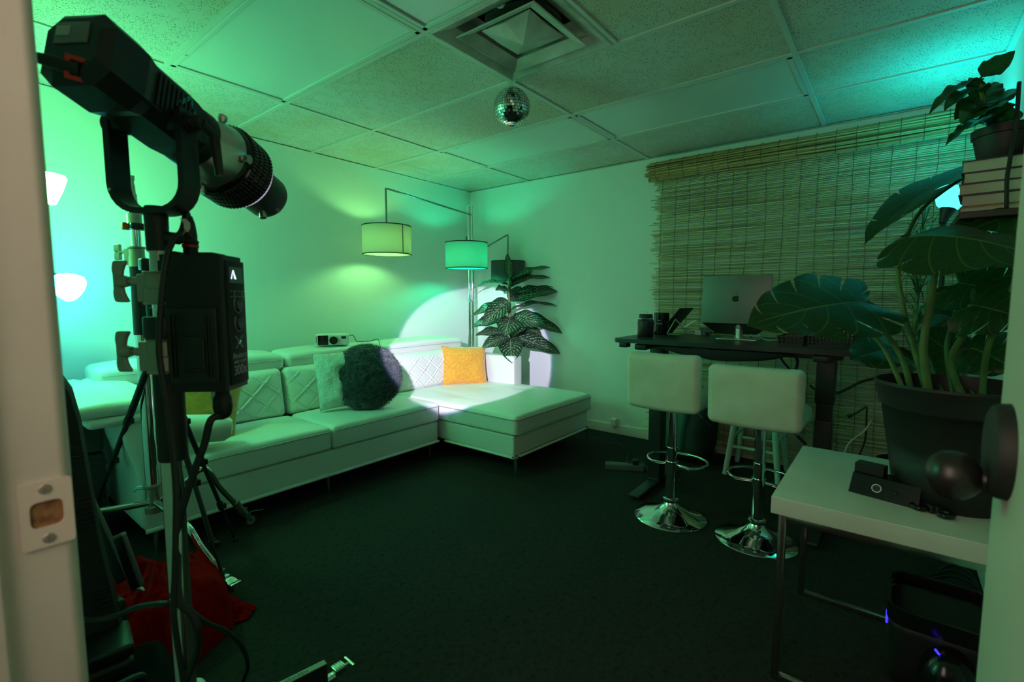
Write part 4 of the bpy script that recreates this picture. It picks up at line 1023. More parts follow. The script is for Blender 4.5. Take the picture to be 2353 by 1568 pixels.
def mleaf(base, tip, nrm, W, **kw):
    L_ = (tip - base).length; dr = kw.get('droop', .5)
    Lr = L_ * dr / (2 * math.sin(dr / 2)) if dr > 1e-3 else L_
    ch = (tip - base).normalized(); z = (nrm - ch * nrm.dot(ch)).normalized()
    x = ch * math.cos(dr / 2) + z * math.sin(dr / 2)
    f = place_leaf(monstera(Lr, W, None, **kw), base, x, z)
    ob('leaf', f, ML, MP, angle=75)
TOV = lambda p: (CAM - p).normalized()
UPV = Vector((0, 0, 1))
# the big slit leaf in front of the laptop
b1, t1 = aD(1993, 692, 1.62), aD(1718, 748, 1.50)
mleaf(b1, t1, TOV(b1) * .85 + UPV * .55 + RT * .1, .315, n=7, gap=.020, b0=.40, droop=.35, fold=.10, wave=.010, seed=3)
petiole([soil(.01, .10), aD(2075, 830, 1.62), aD(2035, 765, 1.64), aD(2005, 712, 1.63), b1], .010, .006)
# leaf pointing up left, seen edge-on
b2, t2 = aD(2250, 385, 1.78), aD(1990, 560, 1.62)
mleaf(b2, t2, UPV * .75 + TOV(b2) * .25 - RT * .35, .22, n=5, gap=.014, b0=.55, droop=.45, fold=.42, wave=.01, seed=5)
petiole([soil(.05, .06), aD(2100, 800, 1.70), aD(2072, 690, 1.72), aD(2068, 600, 1.74), aD(2120, 480, 1.80), b2], .010, .006)
# broad drooping leaf close to the door
b3, t3 = aD(2130, 560, 1.40), aD(2390, 640, 1.15)
mleaf(aD(2085, 545, 1.46), aD(2400, 600, 1.22), TOV(b3) * .45 + UPV * .75, .30, n=5, gap=.02, b0=.75, droop=.75, fold=-.25, wave=.015, seed=8)
petiole([soil(-.02, .06), aD(2122, 800, 1.55), aD(2140, 680, 1.52), aD(2145, 600, 1.50), aD(2100, 550, 1.47)], .013, .008)
# leaves lower right
b4 = aD(2230, 700, 1.62); mleaf(b4, aD(2360, 735, 1.5), TOV(b4) * .7 + UPV * .4, .24, n=5, gap=.022, b0=.4, droop=.4, fold=.12, seed=11)
petiole([soil(.0, -.02), aD(2185, 830, 1.60), aD(2225, 750, 1.62), b4], .012, .007)
b5 = aD(2200, 650, 1.75); mleaf(b5, aD(2350, 690, 1.6), TOV(b5) * .6 + UPV * .5, .26, n=5, gap=.014, b0=.5, droop=.5, fold=.12, seed=12)
petiole([soil(.05, .0), aD(2175, 800, 1.72), aD(2195, 720, 1.75), b5], .008, .006)
b6 = aD(2235, 800, 1.70); mleaf(b6, aD(2335, 850, 1.58), TOV(b6) * .8 + UPV * .3, .20, n=4, gap=.014, b0=.5, droop=.4, fold=.12, seed=13)
petiole([soil(.06, -.05), aD(2215, 860, 1.70), b6], .007, .005)
b7 = aD(2060, 800, 1.88); mleaf(b7, aD(1952, 828, 1.84), TOV(b7) * .8 + UPV * .45, .19, n=4, gap=.014, b0=.5, droop=.35, fold=.1, seed=14)
petiole([soil(.10, .06), aD(2080, 850, 1.85), b7], .006, .004)
b8 = aD(2130, 720, 1.85); mleaf(b8, aD(2240, 745, 1.78), TOV(b8) * .5 + UPV * .6, .17, n=4, gap=.014, b0=.5, droop=.5, fold=.15, seed=15)
petiole([soil(.09, .02), aD(2135, 820, 1.84), b8], .006, .004)
b9 = aD(2350, 490, 1.5); mleaf(b9, aD(2210, 540, 1.56), UPV * .7 + TOV(b9) * .4, .20, n=4, gap=.02, b0=.6, droop=.4, fold=.2, seed=16)
petiole([soil(.02, -.06), aD(2270, 800, 1.58), aD(2330, 650, 1.55), b9], .010, .006)
b10 = aD(2210, 830, 1.82); mleaf(b10, aD(2110, 760, 1.86), TOV(b10) * .7 + UPV * .4, .19, n=4, gap=.014, b0=.5, droop=.3, fold=.1, seed=17)
petiole([soil(.11, -.02), b10], .006, .004)
petiole([soil(-.03, .115), aD(2030, 800, 1.60), aD(1968, 742, 1.66), aD(1935, 715, 1.68)], .008, .004)
# ================================================================== shelf on the back wall: books and a small plant
SHZ = aD(2250, 496, 1.62).z
SX, SY = 2.315, -.262
SHF = thing('wall_shelf', 'dark wall shelf behind the monstera carrying books', 'shelf', (SX, YB + .1, SHZ))
f = MB(); f.rbox((SX + .02, YB + .112, SHZ - .012), (.42, .222, .022), .003, 2); ob('board', f, mat('dark_shelf_wood', (.03, .022, .016), .5, bump=(20, .2)), SHF)
for dx in (-.13, .16):
    f = MB(); f.box(SX + dx - .006, SX + dx + .006, YB, YB + .18, SHZ - .030, SHZ - .023); f.box(SX + dx - .006, SX + dx + .006, YB, YB + .008, SHZ - .14, SHZ - .023); f.tube([(SX + dx, YB + .006, SHZ - .13), (SX + dx, YB + .16, SHZ - .03)], .006, 8); ob('bracket', f, BLACK, SHF)
PAPER = mat('book_pages', (.55, .52, .42), .85, bump=(40, .2))
def book(z, th, w, d, rz, off, cover, lab):
    B = thing('book', lab, 'book', (SX + off[0], SY + off[1], z), rz, 'books under the small plant')
    M = T(SX + off[0], SY + off[1], z, rz)
    f = MB(); f.box(-w / 2 + .006, w / 2 - .004, -d / 2 + .004, d / 2 - .003, .003, th - .003, M); ob('pages', f, PAPER, B)
    f = MB(); f.box(-w / 2, w / 2, -d / 2, d / 2, 0, .003, M); f.box(-w / 2, w / 2, -d / 2, d / 2, th - .003, th, M); f.box(-w / 2, w / 2, -d / 2, -d / 2 + .003, 0, th, M); ob('cover', f, cover, B)
    return z + th
BC = mat('book_cover_black', (.015, .015, .017), .45)
z = SHZ
# the page edges turn to the room
z = book(z, .026, .21, .20, math.radians(-5), (.0, .0), mat('book_cover_tan', (.50, .27, .06), .6), 'tan book, lowest of the stack on the wall shelf')
for i, (th, w, d, rz, off, lab) in enumerate(((.039, .20, .198, -4, (.0, .0), 'thick black covered book resting on the tan one'), (.037, .205, .204, -6, (.0, .002), 'second black covered book up from the tan one'), (.036, .20, .198, -3, (.005, .0), 'third black covered book up, just under the topmost book'), (.040, .205, .202, -5, (.01, .0), 'topmost book of the stack, right under the small plant pot'))):
    z = book(z, th, w, d, math.radians(rz), off, BC, lab)
BT = z
RP = thing('potted_rubber_plant', 'small broad-leaved plant in a dark pot on top of the book stack', 'plant', (SX + .02, SY, BT))
f = MB(); f.lathe([(0, 0), (.062, 0), (.065, .004), (.081, .085), (.086, .087), (.088, .112), (.083, .112), (.078, .09), (0, .088)], 40, T(SX + .02, SY, BT)); ob('pot', f, mat('maroon_pot', (.020, .011, .011), .5), RP)
RS = Vector((SX + .02, SY, BT + .088)); dR = (RS - CAM).dot(FW)
RL = leafmat('rubber_leaf', (.012, .075, .018), (.025, .13, .025), (.06, .20, .05), 10, False, .28)
top = aD(2250, 205, dR)
stm = spline([RS, aD(2272, 265, dR), aD(2258, 225, dR), aD(2253, 195, dR)], 6)
f = MB(); f.tube(stm, .0055, 8); ob('stem', f, mat('plant_stem'), RP)
for (b0, t0, dd, wd, nh, dr) in (((2256, 190), (2243, 178), 0, .02, UPV, .1), ((2255, 178), (2330, 118), .02, .075, TOV(RS) + UPV * .3, -.4), ((2248, 190), (2135, 265), .05, .06, TOV(RS) * .4 + UPV, .8), ((2256, 212), (2172, 255), .10, .085, TOV(RS) * .5 + UPV, .6),
        ((2262, 235), (2196, 275), .10, .10, TOV(RS) * .8 + UPV * .3, .3), ((2268, 245), (2210, 285), .14, .12, TOV(RS) + UPV * .3, .4), ((2275, 260), (2335, 205), -.05, .09, TOV(RS) * .4 + UPV, .5), ((2275, 270), (2345, 240), .08, .08, UPV, .5),
        ((2280, 285), (2350, 262), .04, .10, TOV(RS) + UPV * .6, .4), ((2270, 290), (2222, 298), .16, .10, TOV(RS) * .6 + UPV, .6), ((2262, 285), (2174, 335), .05, .055, TOV(RS) * .3 + UPV, .7), ((2258, 225), (2228, 180), -.05, .05, TOV(RS), .3), ((2260, 240), (2290, 190), -.06, .07, TOV(RS), .3), ((2275, 280), (2300, 240), .1, .07, TOV(RS), .3)):
    ba, tp = aD(b0[0], b0[1], dR), aD(t0[0], t0[1], dR - dd)
    tp.y = max(tp.y, YB + .01)
    ch = (tp - ba).normalized(); z_ = (nh - ch * nh.dot(ch)).normalized(); x = ch * math.cos(dr / 2) + z_ * math.sin(dr / 2)
    f = place_leaf(leaf((tp - ba).length * 1.04, wd, dr if abs(dr) > .01 else .01, .35, .006, 16, 6, (.6, .8)), ba, x, z_)
    f.v = [Vector((v.x, max(v.y, YB + .004), v.z)) for v in f.v]
    q = min(stm, key=lambda s__: (s__ - ba).length); f.tube([q, ba, ba + x * .01], .0025, 6)
    ob('leaf', f, RL, RP, angle=70, merge=False)
f = MB()
for i in range(40):
    a = aD(2250 + R.uniform(-6, 6), 200 + R.uniform(-6, 4), dR); e_ = aD(2250 - R.uniform(5, 75), 186 + R.uniform(-8, 12), dR - R.uniform(-.05, .05)); e_.y = max(e_.y, YB + .01)
    s_ = Vector((0, 0, .0012)); f.add([a - s_, a + s_, e_], [(0, 1, 2)])
ob('needle_sprig', f, mat('sprig', (.03, .09, .05), .6), RP, merge=False)
# black strap over pot and books
f = MB(); sd = dR - .13
f.tube(spline([aD(2342, 190, sd + .05), aD(2338, 250, sd), aD(2333, 300, sd), aD(2326, 330, sd), aD(2320, 372, sd), aD(2314, 410, sd), aD(2313, 470, sd), aD(2313, 488, sd + .02)], 5), .0055, 8)
tag(ob('black_strap', f, RUBBER), 'black strap hanging down over the page edges of the books', 'strap')

# ================================================================== cyan uplight behind the books
CL = aD(2180, 452, 2.42)
RLp = thing('cyan_lamp', 'lamp with a bright cyan glass bell on a black socket near the blind', 'lamp', (CL.x, CL.y, 0))
CY = emit('cyan_glow_right', (.05, .75, .78), 3.5)
up_ = (Vector((.15, -.25, 1))).normalized()
Mh = frame((CL.x, CL.y, CL.z - .065), up_)
f = MB(); f.lathe([(.028, .0), (.052, .02), (.070, .06), (.080, .10), (.0, .112)], 32, Mh); ob('glass_bell', f, CY, RLp)
f = MB(); f.lathe([(0, -.075), (.016, -.07), (.020, -.04), (.034, .004), (.033, .006), (0, .006)], 24, Mh); ob('socket', f, BLACK, RLp)
f = MB(); f.tube(spline([Mh @ Vector((0, 0, -.07)), (CL.x, CL.y + .0, CL.z - .25), (CL.x + .03, CL.y, 1.2), (CL.x + .03, CL.y, .03)], 8), .011, 10); ob('pole', f, BLACK, RLp)
f = MB(); f.lathe([(0, 0), (.13, 0), (.13, .012), (.03, .03), (0, .03)], 32, T(CL.x + .03, CL.y, 0)); ob('base', f, BLACK, RLp)
# the light the bell throws upward
ld = bpy.data.lights.new('cyan_up', 'SPOT'); ld.energy = 26; ld.color = (.0, .72, .66); ld.spot_size = math.radians(172); ld.spot_blend = 1; ld.shadow_soft_size = .05
lo = bpy.data.objects.new('cyan_up_light', ld); COL.objects.link(lo); lo.location = Mh @ Vector((0, 0, .13)); lo.rotation_euler = up_.to_track_quat('Z', 'Y').to_euler(); lo.rotation_euler = (-up_).to_track_quat('Z', 'Y').to_euler()
# grassy plant round the lamp
GP = thing('grass_plant', 'thin spiky grass-like plant in a dark pot behind the monstera by the blind', 'plant', (3.48, -.10, 0))
f = MB(); f.lathe([(0, 0), (.10, 0), (.13, .28), (.135, .30), (.125, .30), (.12, .27), (0, .265)], 28, T(3.48, -.10, 0)); ob('pot', f, BLACKM, GP)
f = MB(); f.tube([(3.48, -.10, .26), (3.49, -.09, .8), (3.47, -.10, 1.4), (3.48, -.10, 1.62)], .011, 8); ob('stem', f, mat('plant_stem'), GP)
f = MB()
for i in range(210):
    zz = R.choice((R.uniform(1.35, 1.66), R.uniform(.75, 1.3))); o_ = Vector((3.48, -.10, zz)); a = R.uniform(0, 2 * PI); ln = R.uniform(.16, .34); el = R.uniform(-.3, 1.1)
    d = Vector((math.cos(a) * math.cos(el), math.sin(a) * math.cos(el), math.sin(el))); sd_ = d.cross(UPV).normalized() * .0035
    p1 = o_ + d * ln * .5; p2 = o_ + d * ln + Vector((0, 0, -ln * .35)); 
    p1.y = max(p1.y, YB + .02); p2.y = max(p2.y, YB + .02); p1.x = min(p1.x, XW - .06); p2.x = min(p2.x, XW - .06)
    f.add([o_ - sd_ * .6, o_ + sd_ * .6, p1 + sd_, p1 - sd_, p2], [(0, 1, 2, 3), (3, 2, 4)])
ob('blades', f, mat('grass_blade', (.05, .13, .07), .5), GP, merge=False, kind='stuff')

# ================================================================== dark appliances on the floor beyond the door
AP = thing('trash_bin', 'tall black open-topped bin with a blue light line under the side table', 'bin', (1.99, -.17, 0))
az = aD(2045, 1415, 1.42).z
f = MB(); f.rbox((1.99, -.17, .12), (.28, .26, .24), .05, 4, (1, 1, 1)); ob('body', f, BLACK, AP)
f = MB()
def rr_(h_, w_, r_, n_=8):
    o = []
    for cx2, cy2, a0 in ((h_ - r_, w_ - r_, 0), (-h_ + r_, w_ - r_, 90), (-h_ + r_, -w_ + r_, 180), (h_ - r_, -w_ + r_, 270)):
        for k in range(n_ + 1): a = math.radians(a0 + 90 * k / n_); o.append((cx2 + r_ * math.cos(a), cy2 + r_ * math.sin(a)))
    return o
lo_, li_ = rr_(.145, .135, .055), rr_(.135, .125, .05)
vs = [(1.99 + x, -.17 + y, .215) for x, y in lo_] + [(1.99 + x, -.17 + y, .265) for x, y in lo_] + [(1.99 + x, -.17 + y, .265) for x, y in li_] + [(1.99 + x, -.17 + y, .225) for x, y in li_]
m_ = len(lo_); f.add(vs, [(k * m_ + i, k * m_ + (i + 1) % m_, (k + 1) * m_ + (i + 1) % m_, (k + 1) * m_ + i) for k in range(3) for i in range(m_)]); ob('rim', f, BLACKG, AP)
BLU = emit('blue_led', (.025, .02, 1), 3.2)
f = MB(); f.rbox((1.99 - .08, -.17 + .1335, .20), (.006, .006, .045), .002, 1); ob('led_line', f, BLU, AP)
MS = thing('gadget', 'rounded black gadget with a slanted blue light bar beside the black bin', 'gadget', (1.70, -.10, 0))
q = aZ(2185, 1500, .20)
f = MB(); f.rbox((q.x, q.y, .10), (.17, .14, .20), .055, 6, (4, 4, 4), lambda p: Vector((p.x * (1 - .25 * smooth(-.02, .1, p.z)), p.y * (1 - .25 * smooth(-.02, .1, p.z)), p.z))); ob('body', f, BLACKG, MS)
MS.location = (q.x, q.y, 0); INV[MS] = Matrix.Translation((q.x, q.y, 0)).inverted()
for o_ in MS.children: 
    o_.data.transform(Matrix.Translation((1.70 - q.x, -.10 - q.y, 0)))
b_ = aZ(2155, 1505, .185)
f = MB(); a1, a2 = aD(2149, 1493, (b_ - CAM).dot(FW) - .012), aD(2165, 1514, (b_ - CAM).dot(FW) - .016); f.tube([a1, a2], .0032, 8); ob('light_bar', f, BLU, MS)
f = MB(); f.tube(spline([(q.x + .05, q.y - .05, .17), aD(2228, 1500, 1.52), aD(2236, 1482, 1.5), aD(2255, 1476, 1.46), aD(2280, 1480, 1.42), (1.45, -.32, .3)], 6), .003, 6); tag(ob('green_cord', f, mat('pale_cord', (.25, .5, .35), .5)), 'pale green cord curving from the rounded black gadget', 'cord')
f = MB()
for s_ in range(3):
    f.tube(spline([aZ(x, y, .006) for x, y in ((2130 + 10 * s_, 1330 - 8 * s_), (2190, 1325 - 14 * s_), (2240, 1345 - 8 * s_), (2262, 1380 + s_ * 20))], 6), .0035, 6)
tag(ob('floor_cables', f, CABLE), 'loose black cables on the carpet under the side table', 'cables')
# ================================================================== lamp at the left wall with a green and a cyan head
LL = thing('tree_lamp', 'floor lamp by the left wall with one green and one cyan glowing glass bell', 'lamp', (.26, 3.36, 0))
f = MB(); f.tube([(.26, 3.36, .02), (.26, 3.36, 1.95)], .012, 12); ob('pole', f, BLACK, LL)
f = MB(); f.lathe([(0, 0), (.13, 0), (.13, .015), (.02, .03), (0, .03)], 32, T(.26, 3.36, 0)); ob('base', f, BLACK, LL)
def head(c, axis, glow, z0):
    M = frame(c, axis)
    f = MB(); f.lathe([(.028, .0), (.042, .010), (.060, .036), (.070, .068), (.074, .100), (.064, .113), (0, .117)], 32, M); h = ob('glass_bell', f, glow, LL)
    f = MB(); f.lathe([(0, -.070), (.018, -.068), (.026, -.03), (.038, .0), (.034, .006), (0, .006)], 24, M); ob('socket', f, BLACK, h)
    f = MB(); f.tube(spline([(.26, 3.36, z0), Vector((.26, 3.36, z0)).lerp(M @ Vector((0, 0, -.07)), .5) + Vector((0, 0, .04)), M @ Vector((0, 0, -.10)), M @ Vector((0, 0, -.06))], 6), .008, 8); ob('gooseneck', f, BLACK, h)
gc = aD(122, 643, 2.46); head(gc, RT * .78 - UPV * .42 + FW * .25, emit('cyan_glow_left', (.055, .80, .95), 34), 1.36)
gg = aD(66, 412, 2.15); head(gg, Vector((.75, -.05, -.28)), emit('green_glow_left', (.15, 1, .28), 124), 1.82)

# ================================================================== spotlight rig in the foreground
N = aD(615, 455, 1.25); TGT = Vector((3.30, 3.12, .68)); AX = (TGT - N).normalized()
def ax(t): return N - AX * t
SIDE = AX.cross(UPV).normalized()        # toward the camera's right
VUP = SIDE.cross(AX)
MA = Matrix(((AX.x, SIDE.x * -1, VUP.x, N.x), (AX.y, SIDE.y * -1, VUP.y, N.y), (AX.z, SIDE.z * -1, VUP.z, N.z), (0, 0, 0, 1)))   # local x forward, y left, z up
PIV = ax(.385)
PL = Vector((PIV.x + .005, PIV.y + .004, 0))         # stand axis
YB0 = aD(348, 490, (PIV - CAM).dot(FW)).z              # bottom of the yoke
SL = thing('studio_spotlight', 'black studio spotlight with a silver lens mount tilted down on its yoke', 'light', (PL.x, PL.y, YB0))
FXL = frame(N, AX, VUP)      # local z forward, x up
# body: faceted housing; ysd picks the side that faces the camera
ysd = 1 if (CAM - N).dot(FXL.to_3x3() @ Vector((0, 1, 0))) > 0 else -1
def octa(hx, hy, c): return [(hx, hy - c), (hx - c, hy), (-hx + c, hy), (-hx, hy - c), (-hx, -hy + c), (-hx + c, -hy), (hx - c, -hy), (hx, -hy + c)]
f = MB(); secs = [(-.525, .044, .042, .02), (-.512, .061, .058, .024), (-.45, .062, .059, .024), (-.425, .053, .052, .018), (-.33, .054, .053, .018), (-.285, .052, .052, .026)]
vs = []; fs = []
for (z, hx, hy, c) in secs: vs += [(x, y, z) for x, y in octa(hx, hy, c)]
for i in range(len(secs) - 1):
    for k in range(8): fs.append((i * 8 + k, i * 8 + (k + 1) % 8, i * 8 + 8 + (k + 1) % 8, i * 8 + 8 + k))
fs.append(tuple(reversed(range(8)))); fs.append(tuple(range(len(vs) - 8, len(vs)))); f.add(vs, fs, FXL)
BODYM = mat('lamp_body', (.012, .012, .013), .42, bump=(40, .05))
body = ob('body', f, BODYM, SL, smooth=False)
f = MB(); f.rbox((.018, .0, -.526), (.036, .055, .004), .002, 1, M=FXL); ob('rear_display', f, mat('display_grey', (.16, .17, .16), .25), body)
f = MB(); f.rbox((.020, -.012, -.5287), (.016, .022, .001), .0004, 1, M=FXL); ob('display_patch', f, mat('display_bright', (.38, .40, .36), .3), body)
# red ringed socket on the lower rear
rc0 = FXL @ Vector((-.040, ysd * .016, -.519)); rn = (-AX * .75 - VUP * .45 + (FXL.to_3x3() @ Vector((0, ysd, 0))) * .55).normalized(); Mr = frame(rc0, rn, VUP)
f = MB()
for (x0, x1, y0, y1) in ((-.017, -.011, -.017, .017), (.011, .017, -.017, .017), (-.011, .011, -.017, -.011), (-.011, .011, .011, .017)): f.box(x0, x1, y0, y1, -.012, .006, Mr)
rs = ob('red_socket', f, RED, body, smooth=False)
f = MB(); f.cyl((0, 0, -.01), (0, 0, .004), .0115, n=16, M=Mr); pd = (-RT * .85 - AX * .45 + VUP * .05).normalized(); f.tube([rc0 - pd * .0, rc0 + pd * .035, rc0 + pd * .060], [.011, .010, .006], 14); ob('plug', f, BLACK, rs)
for sg in (-1, 1):
    f = MB()
    for k in range(9): z = -.42 + k * .010; f.rbox((sg * .0, -sg * .0535, z), (.06, .004, .005), .0015, 1, M=FXL)
    ob('cooling_fins', f, BODYM, body)
f = MB(); f.lathe([(.054, -.300), (.060, -.292), (.062, -.272), (.058, -.266), (.045, -.266)], 48, FXL); ob('front_collar', f, BODYM, body)
# the maker's chevron on the side facing the camera
f = MB(); sg = -1
Mc = FXL @ Matrix.Translation((.022, -.0625, -.30)) @ Matrix.Rotation(math.radians(90), 4, 'X')
# choose the side (local y) that faces the camera
def onside(x, z): return FXL @ Vector((x, ysd * .0535, z))
for (x0, z0, x1, z1, w_) in ((.034, -.350, .008, -.372, .0036), (.034, -.350, .004, -.333, .0032)):
    a_, b_ = onside(x0, z0), onside(x1, z1); d_ = (b_ - a_).normalized(); w3 = d_.cross(FXL.to_3x3() @ Vector((0, ysd, 0))) * w_; o2 = FXL.to_3x3() @ Vector((0, ysd, 0)) * .001
    f.add([a_ + w3, a_ - w3, b_ - w3, b_ + w3, a_ + w3 + o2, a_ - w3 + o2, b_ - w3 + o2, b_ + w3 + o2], [(0, 1, 2, 3), (7, 6, 5, 4), (0, 4, 5, 1), (1, 5, 6, 2), (2, 6, 7, 3), (3, 7, 4, 0)])
ob('chevron_mark', f, mat('teal_print', (.02, .38, .42), .5), body, smooth=False)
# silver mount, ribbed lens barrel, nose
f = MB(); f.lathe([(.045, -.268), (.050, -.267), (.056, -.262), (.0725, -.214), (.0745, -.206), (.070, -.204), (.05, -.204)], 56, FXL); mt_ = ob('silver_mount', f, STEEL, SL)
for a in (.2, 1.75, 3.3, 4.9):
    p = FXL @ Vector((.074 * math.cos(a), .074 * math.sin(a), -.214)); q = FXL @ Vector((.090 * math.cos(a), .090 * math.sin(a), -.214)); f = MB(); f.tube([p, p.lerp(q, .5), q], [.006, .010, .009], 14); ob('mount_screw', f, STEEL, mt_)
f = MB(); prof = [(.060, -.205), (.076, -.205), (.079, -.201), (.079, -.194)]
z = -.194
for k in range(4):
    prof += [(.0795, z + .002), (.0830, z + .004), (.0835, z + .016), (.0790, z + .018)]; z += .019
prof += [(.078, z + .002), (.072, z + .012), (.060, z + .018), (.052, z + .018)]
f.lathe(prof, 72, FXL); brl = ob('lens_barrel', f, BLACKG, SL)
f = MB()
for k in range(4):
    zz = -.194 + k * .019 + .010
    for i in range(64):
        a = 2 * PI * i / 64; f.box(.0815, .0852, -.0016, .0016, zz - .005, zz + .005, FXL @ Matrix.Rotation(a, 4, 'Z'))
ob('grip_ribs', f, mat('lit_rib_metal', (.16, .16, .17), .25, .7), brl, smooth=False, merge=False)  # paler rib colour stands in for lamp light glowing through perforations
zt_ = -.194 + 4 * .019
f = MB(); f.lathe([(.0775, zt_ + .001), (.0805, zt_ + .003), (.0765, zt_ + .010), (.0735, zt_ + .009)], 56, FXL, close=True); ob('lit_gap', f, emit('gap_glow', (.80, .76, 1), .55), brl)  # ring made emissive to imitate lamp light leaking round the nose
f = MB(); f.lathe([(.050, zt_ + .014), (.054, zt_ + .016), (.055, -.006), (.053, .0), (.046, .0), (.044, -.01), (.044, -.03), (0, -.03)], 48, FXL); ns = ob('nose', f, BLACK, SL)
f = MB(); f.cyl(FXL @ Vector((-.052, .012 * ysd, -.035)), FXL @ Vector((-.070, .016 * ysd, -.035)), .008, n=16); ob('nose_screw', f, STEEL, ns)
text('nose_print', 'f/1.2', .010, FXL @ Matrix.Translation((-.040, ysd * .0400, -.012)) @ frame((0, 0, 0), (-.7, ysd * .7, 0), (0, 0, -1)), mat('print_ink'), ns)
# yoke
UW = .069
yl = Vector((SIDE.x, SIDE.y, 0)).normalized()
def yk(s_, z): return Vector((PL.x, PL.y, 0)) + yl * s_ + Vector((0, 0, z))
zp = PIV.z - .035
pts = [yk(-UW, zp + .022), yk(-UW, zp - .05)]
rc = .05; zb_ = YB0 + .006
pts += [yk(-UW, zb_ + rc)] + [yk(-UW + rc - rc * math.cos(a), zb_ + rc - rc * math.sin(a)) for a in [PI / 2 * i / 6 for i in range(1, 7)]]
pts += [yk(UW - rc + rc * math.sin(a), zb_ + rc - rc * math.cos(a)) for a in [PI / 2 * i / 6 for i in range(0, 7)]] + [yk(UW, zp - .05), yk(UW, zp + .022)]
f = MB(); fwd2 = Vector((AX.x, AX.y, 0)).normalized(); hw, ht = .021, .0055
vs = []; fs = []
for i, p in enumerate(pts):
    a = pts[max(i - 1, 0)]; b_ = pts[min(i + 1, len(pts) - 1)]; t_ = (b_ - a).normalized(); n_ = t_.cross(fwd2)
    vs += [p + fwd2 * hw + n_ * ht, p + fwd2 * hw - n_ * ht, p - fwd2 * hw - n_ * ht, p - fwd2 * hw + n_ * ht]
for i in range(len(pts) - 1):
    for k in range(4): fs.append((i * 4 + k, i * 4 + (k + 1) % 4, i * 4 + 4 + (k + 1) % 4, i * 4 + 4 + k))
fs += [(3, 2, 1, 0), tuple(len(vs) - 4 + k for k in range(4))]; f.add(vs, fs)
yo = ob('yoke', f, BODYM, SL, smooth=True, angle=30)
for sg in (-1, 1):
    f = MB(); c = yk(sg * UW, zp); f.cyl(c - yl * .030 * sg, c + yl * .012 * sg, .018, n=24); ob('pivot', f, BODYM, yo)
c = yk(UW + .012, zp); f = MB(); f.cyl(c, c + yl * .012, .010, n=18); ob('pivot_cap', f, STEEL, yo)
f = MB(); c = yk(UW + .02, zp); f.cyl(c - yl * .004, c + yl * .012, .014, n=16); f.tube([c + yl * .008, c + yl * .012 + fwd2 * .03 - UPV * .015, c + yl * .014 + fwd2 * .036 - UPV * .085], [.009, .009, .0075], 12); ob('tilt_handle', f, RUBBER, yo)
c = yk(-UW, zp - .12); f = MB(); f.cyl(c - fwd2 * (hw + .0005), c - fwd2 * (hw - .002), .003, n=10); ob('yoke_screw', f, CHROME, yo)
f = MB(); f.lathe([(.0, YB0 + .016), (.017, YB0 + .016), (.0195, YB0 + .010), (.0185, YB0 - .055), (.0185, YB0 - .066), (0, YB0 - .066)], 32, T(PL.x, PL.y, 0)); rcv = ob('receiver', f, BLACK, yo)
f = MB(); c = Vector((PL.x, PL.y, YB0 - .038)); d = (RT + Vector((0, 0, -.12))).normalized(); f.tube([c + d * .018, c + d * .040, c + d * .048 + UPV * .004, c + d * .075 - UPV * .004], [.011, .011, .011, .004], 12); ob('lock_lever', f, BLACK, rcv)
# light leaving the nose
sd2 = bpy.data.lights.new('spot_beam', 'SPOT'); sd2.energy = 440; sd2.color = (.93, .85, 1.0); sd2.spot_size = math.radians(24.1); sd2.spot_blend = .025; sd2.shadow_soft_size = .018
so2 = bpy.data.objects.new('spot_beam', sd2); COL.objects.link(so2); so2.location = N + AX * .006; so2.rotation_euler = AX.to_track_quat('-Z', 'Y').to_euler()
sd3 = bpy.data.lights.new('spot_fringe', 'SPOT'); sd3.energy = 85; sd3.color = (.12, .12, 1.0); sd3.spot_size = math.radians(25.3); sd3.spot_blend = .06; sd3.shadow_soft_size = .018
so3 = bpy.data.objects.new('spot_fringe', sd3); COL.objects.link(so3); so3.location = so2.location; so3.rotation_euler = so2.rotation_euler
# rear cord
f = MB(); q0 = rc0 + pd * .055; f.tube(spline([q0, q0 + pd * .03 + Vector((0, 0, -.006)), aD(66, 170, .80), aD(40, 195, .78), aD(0, 260, .80)], 6), .0055, 8); tag(ob('head_cable', f, CABLE), 'black cable leaving the rear of the spotlight toward the door jamb', 'cable')

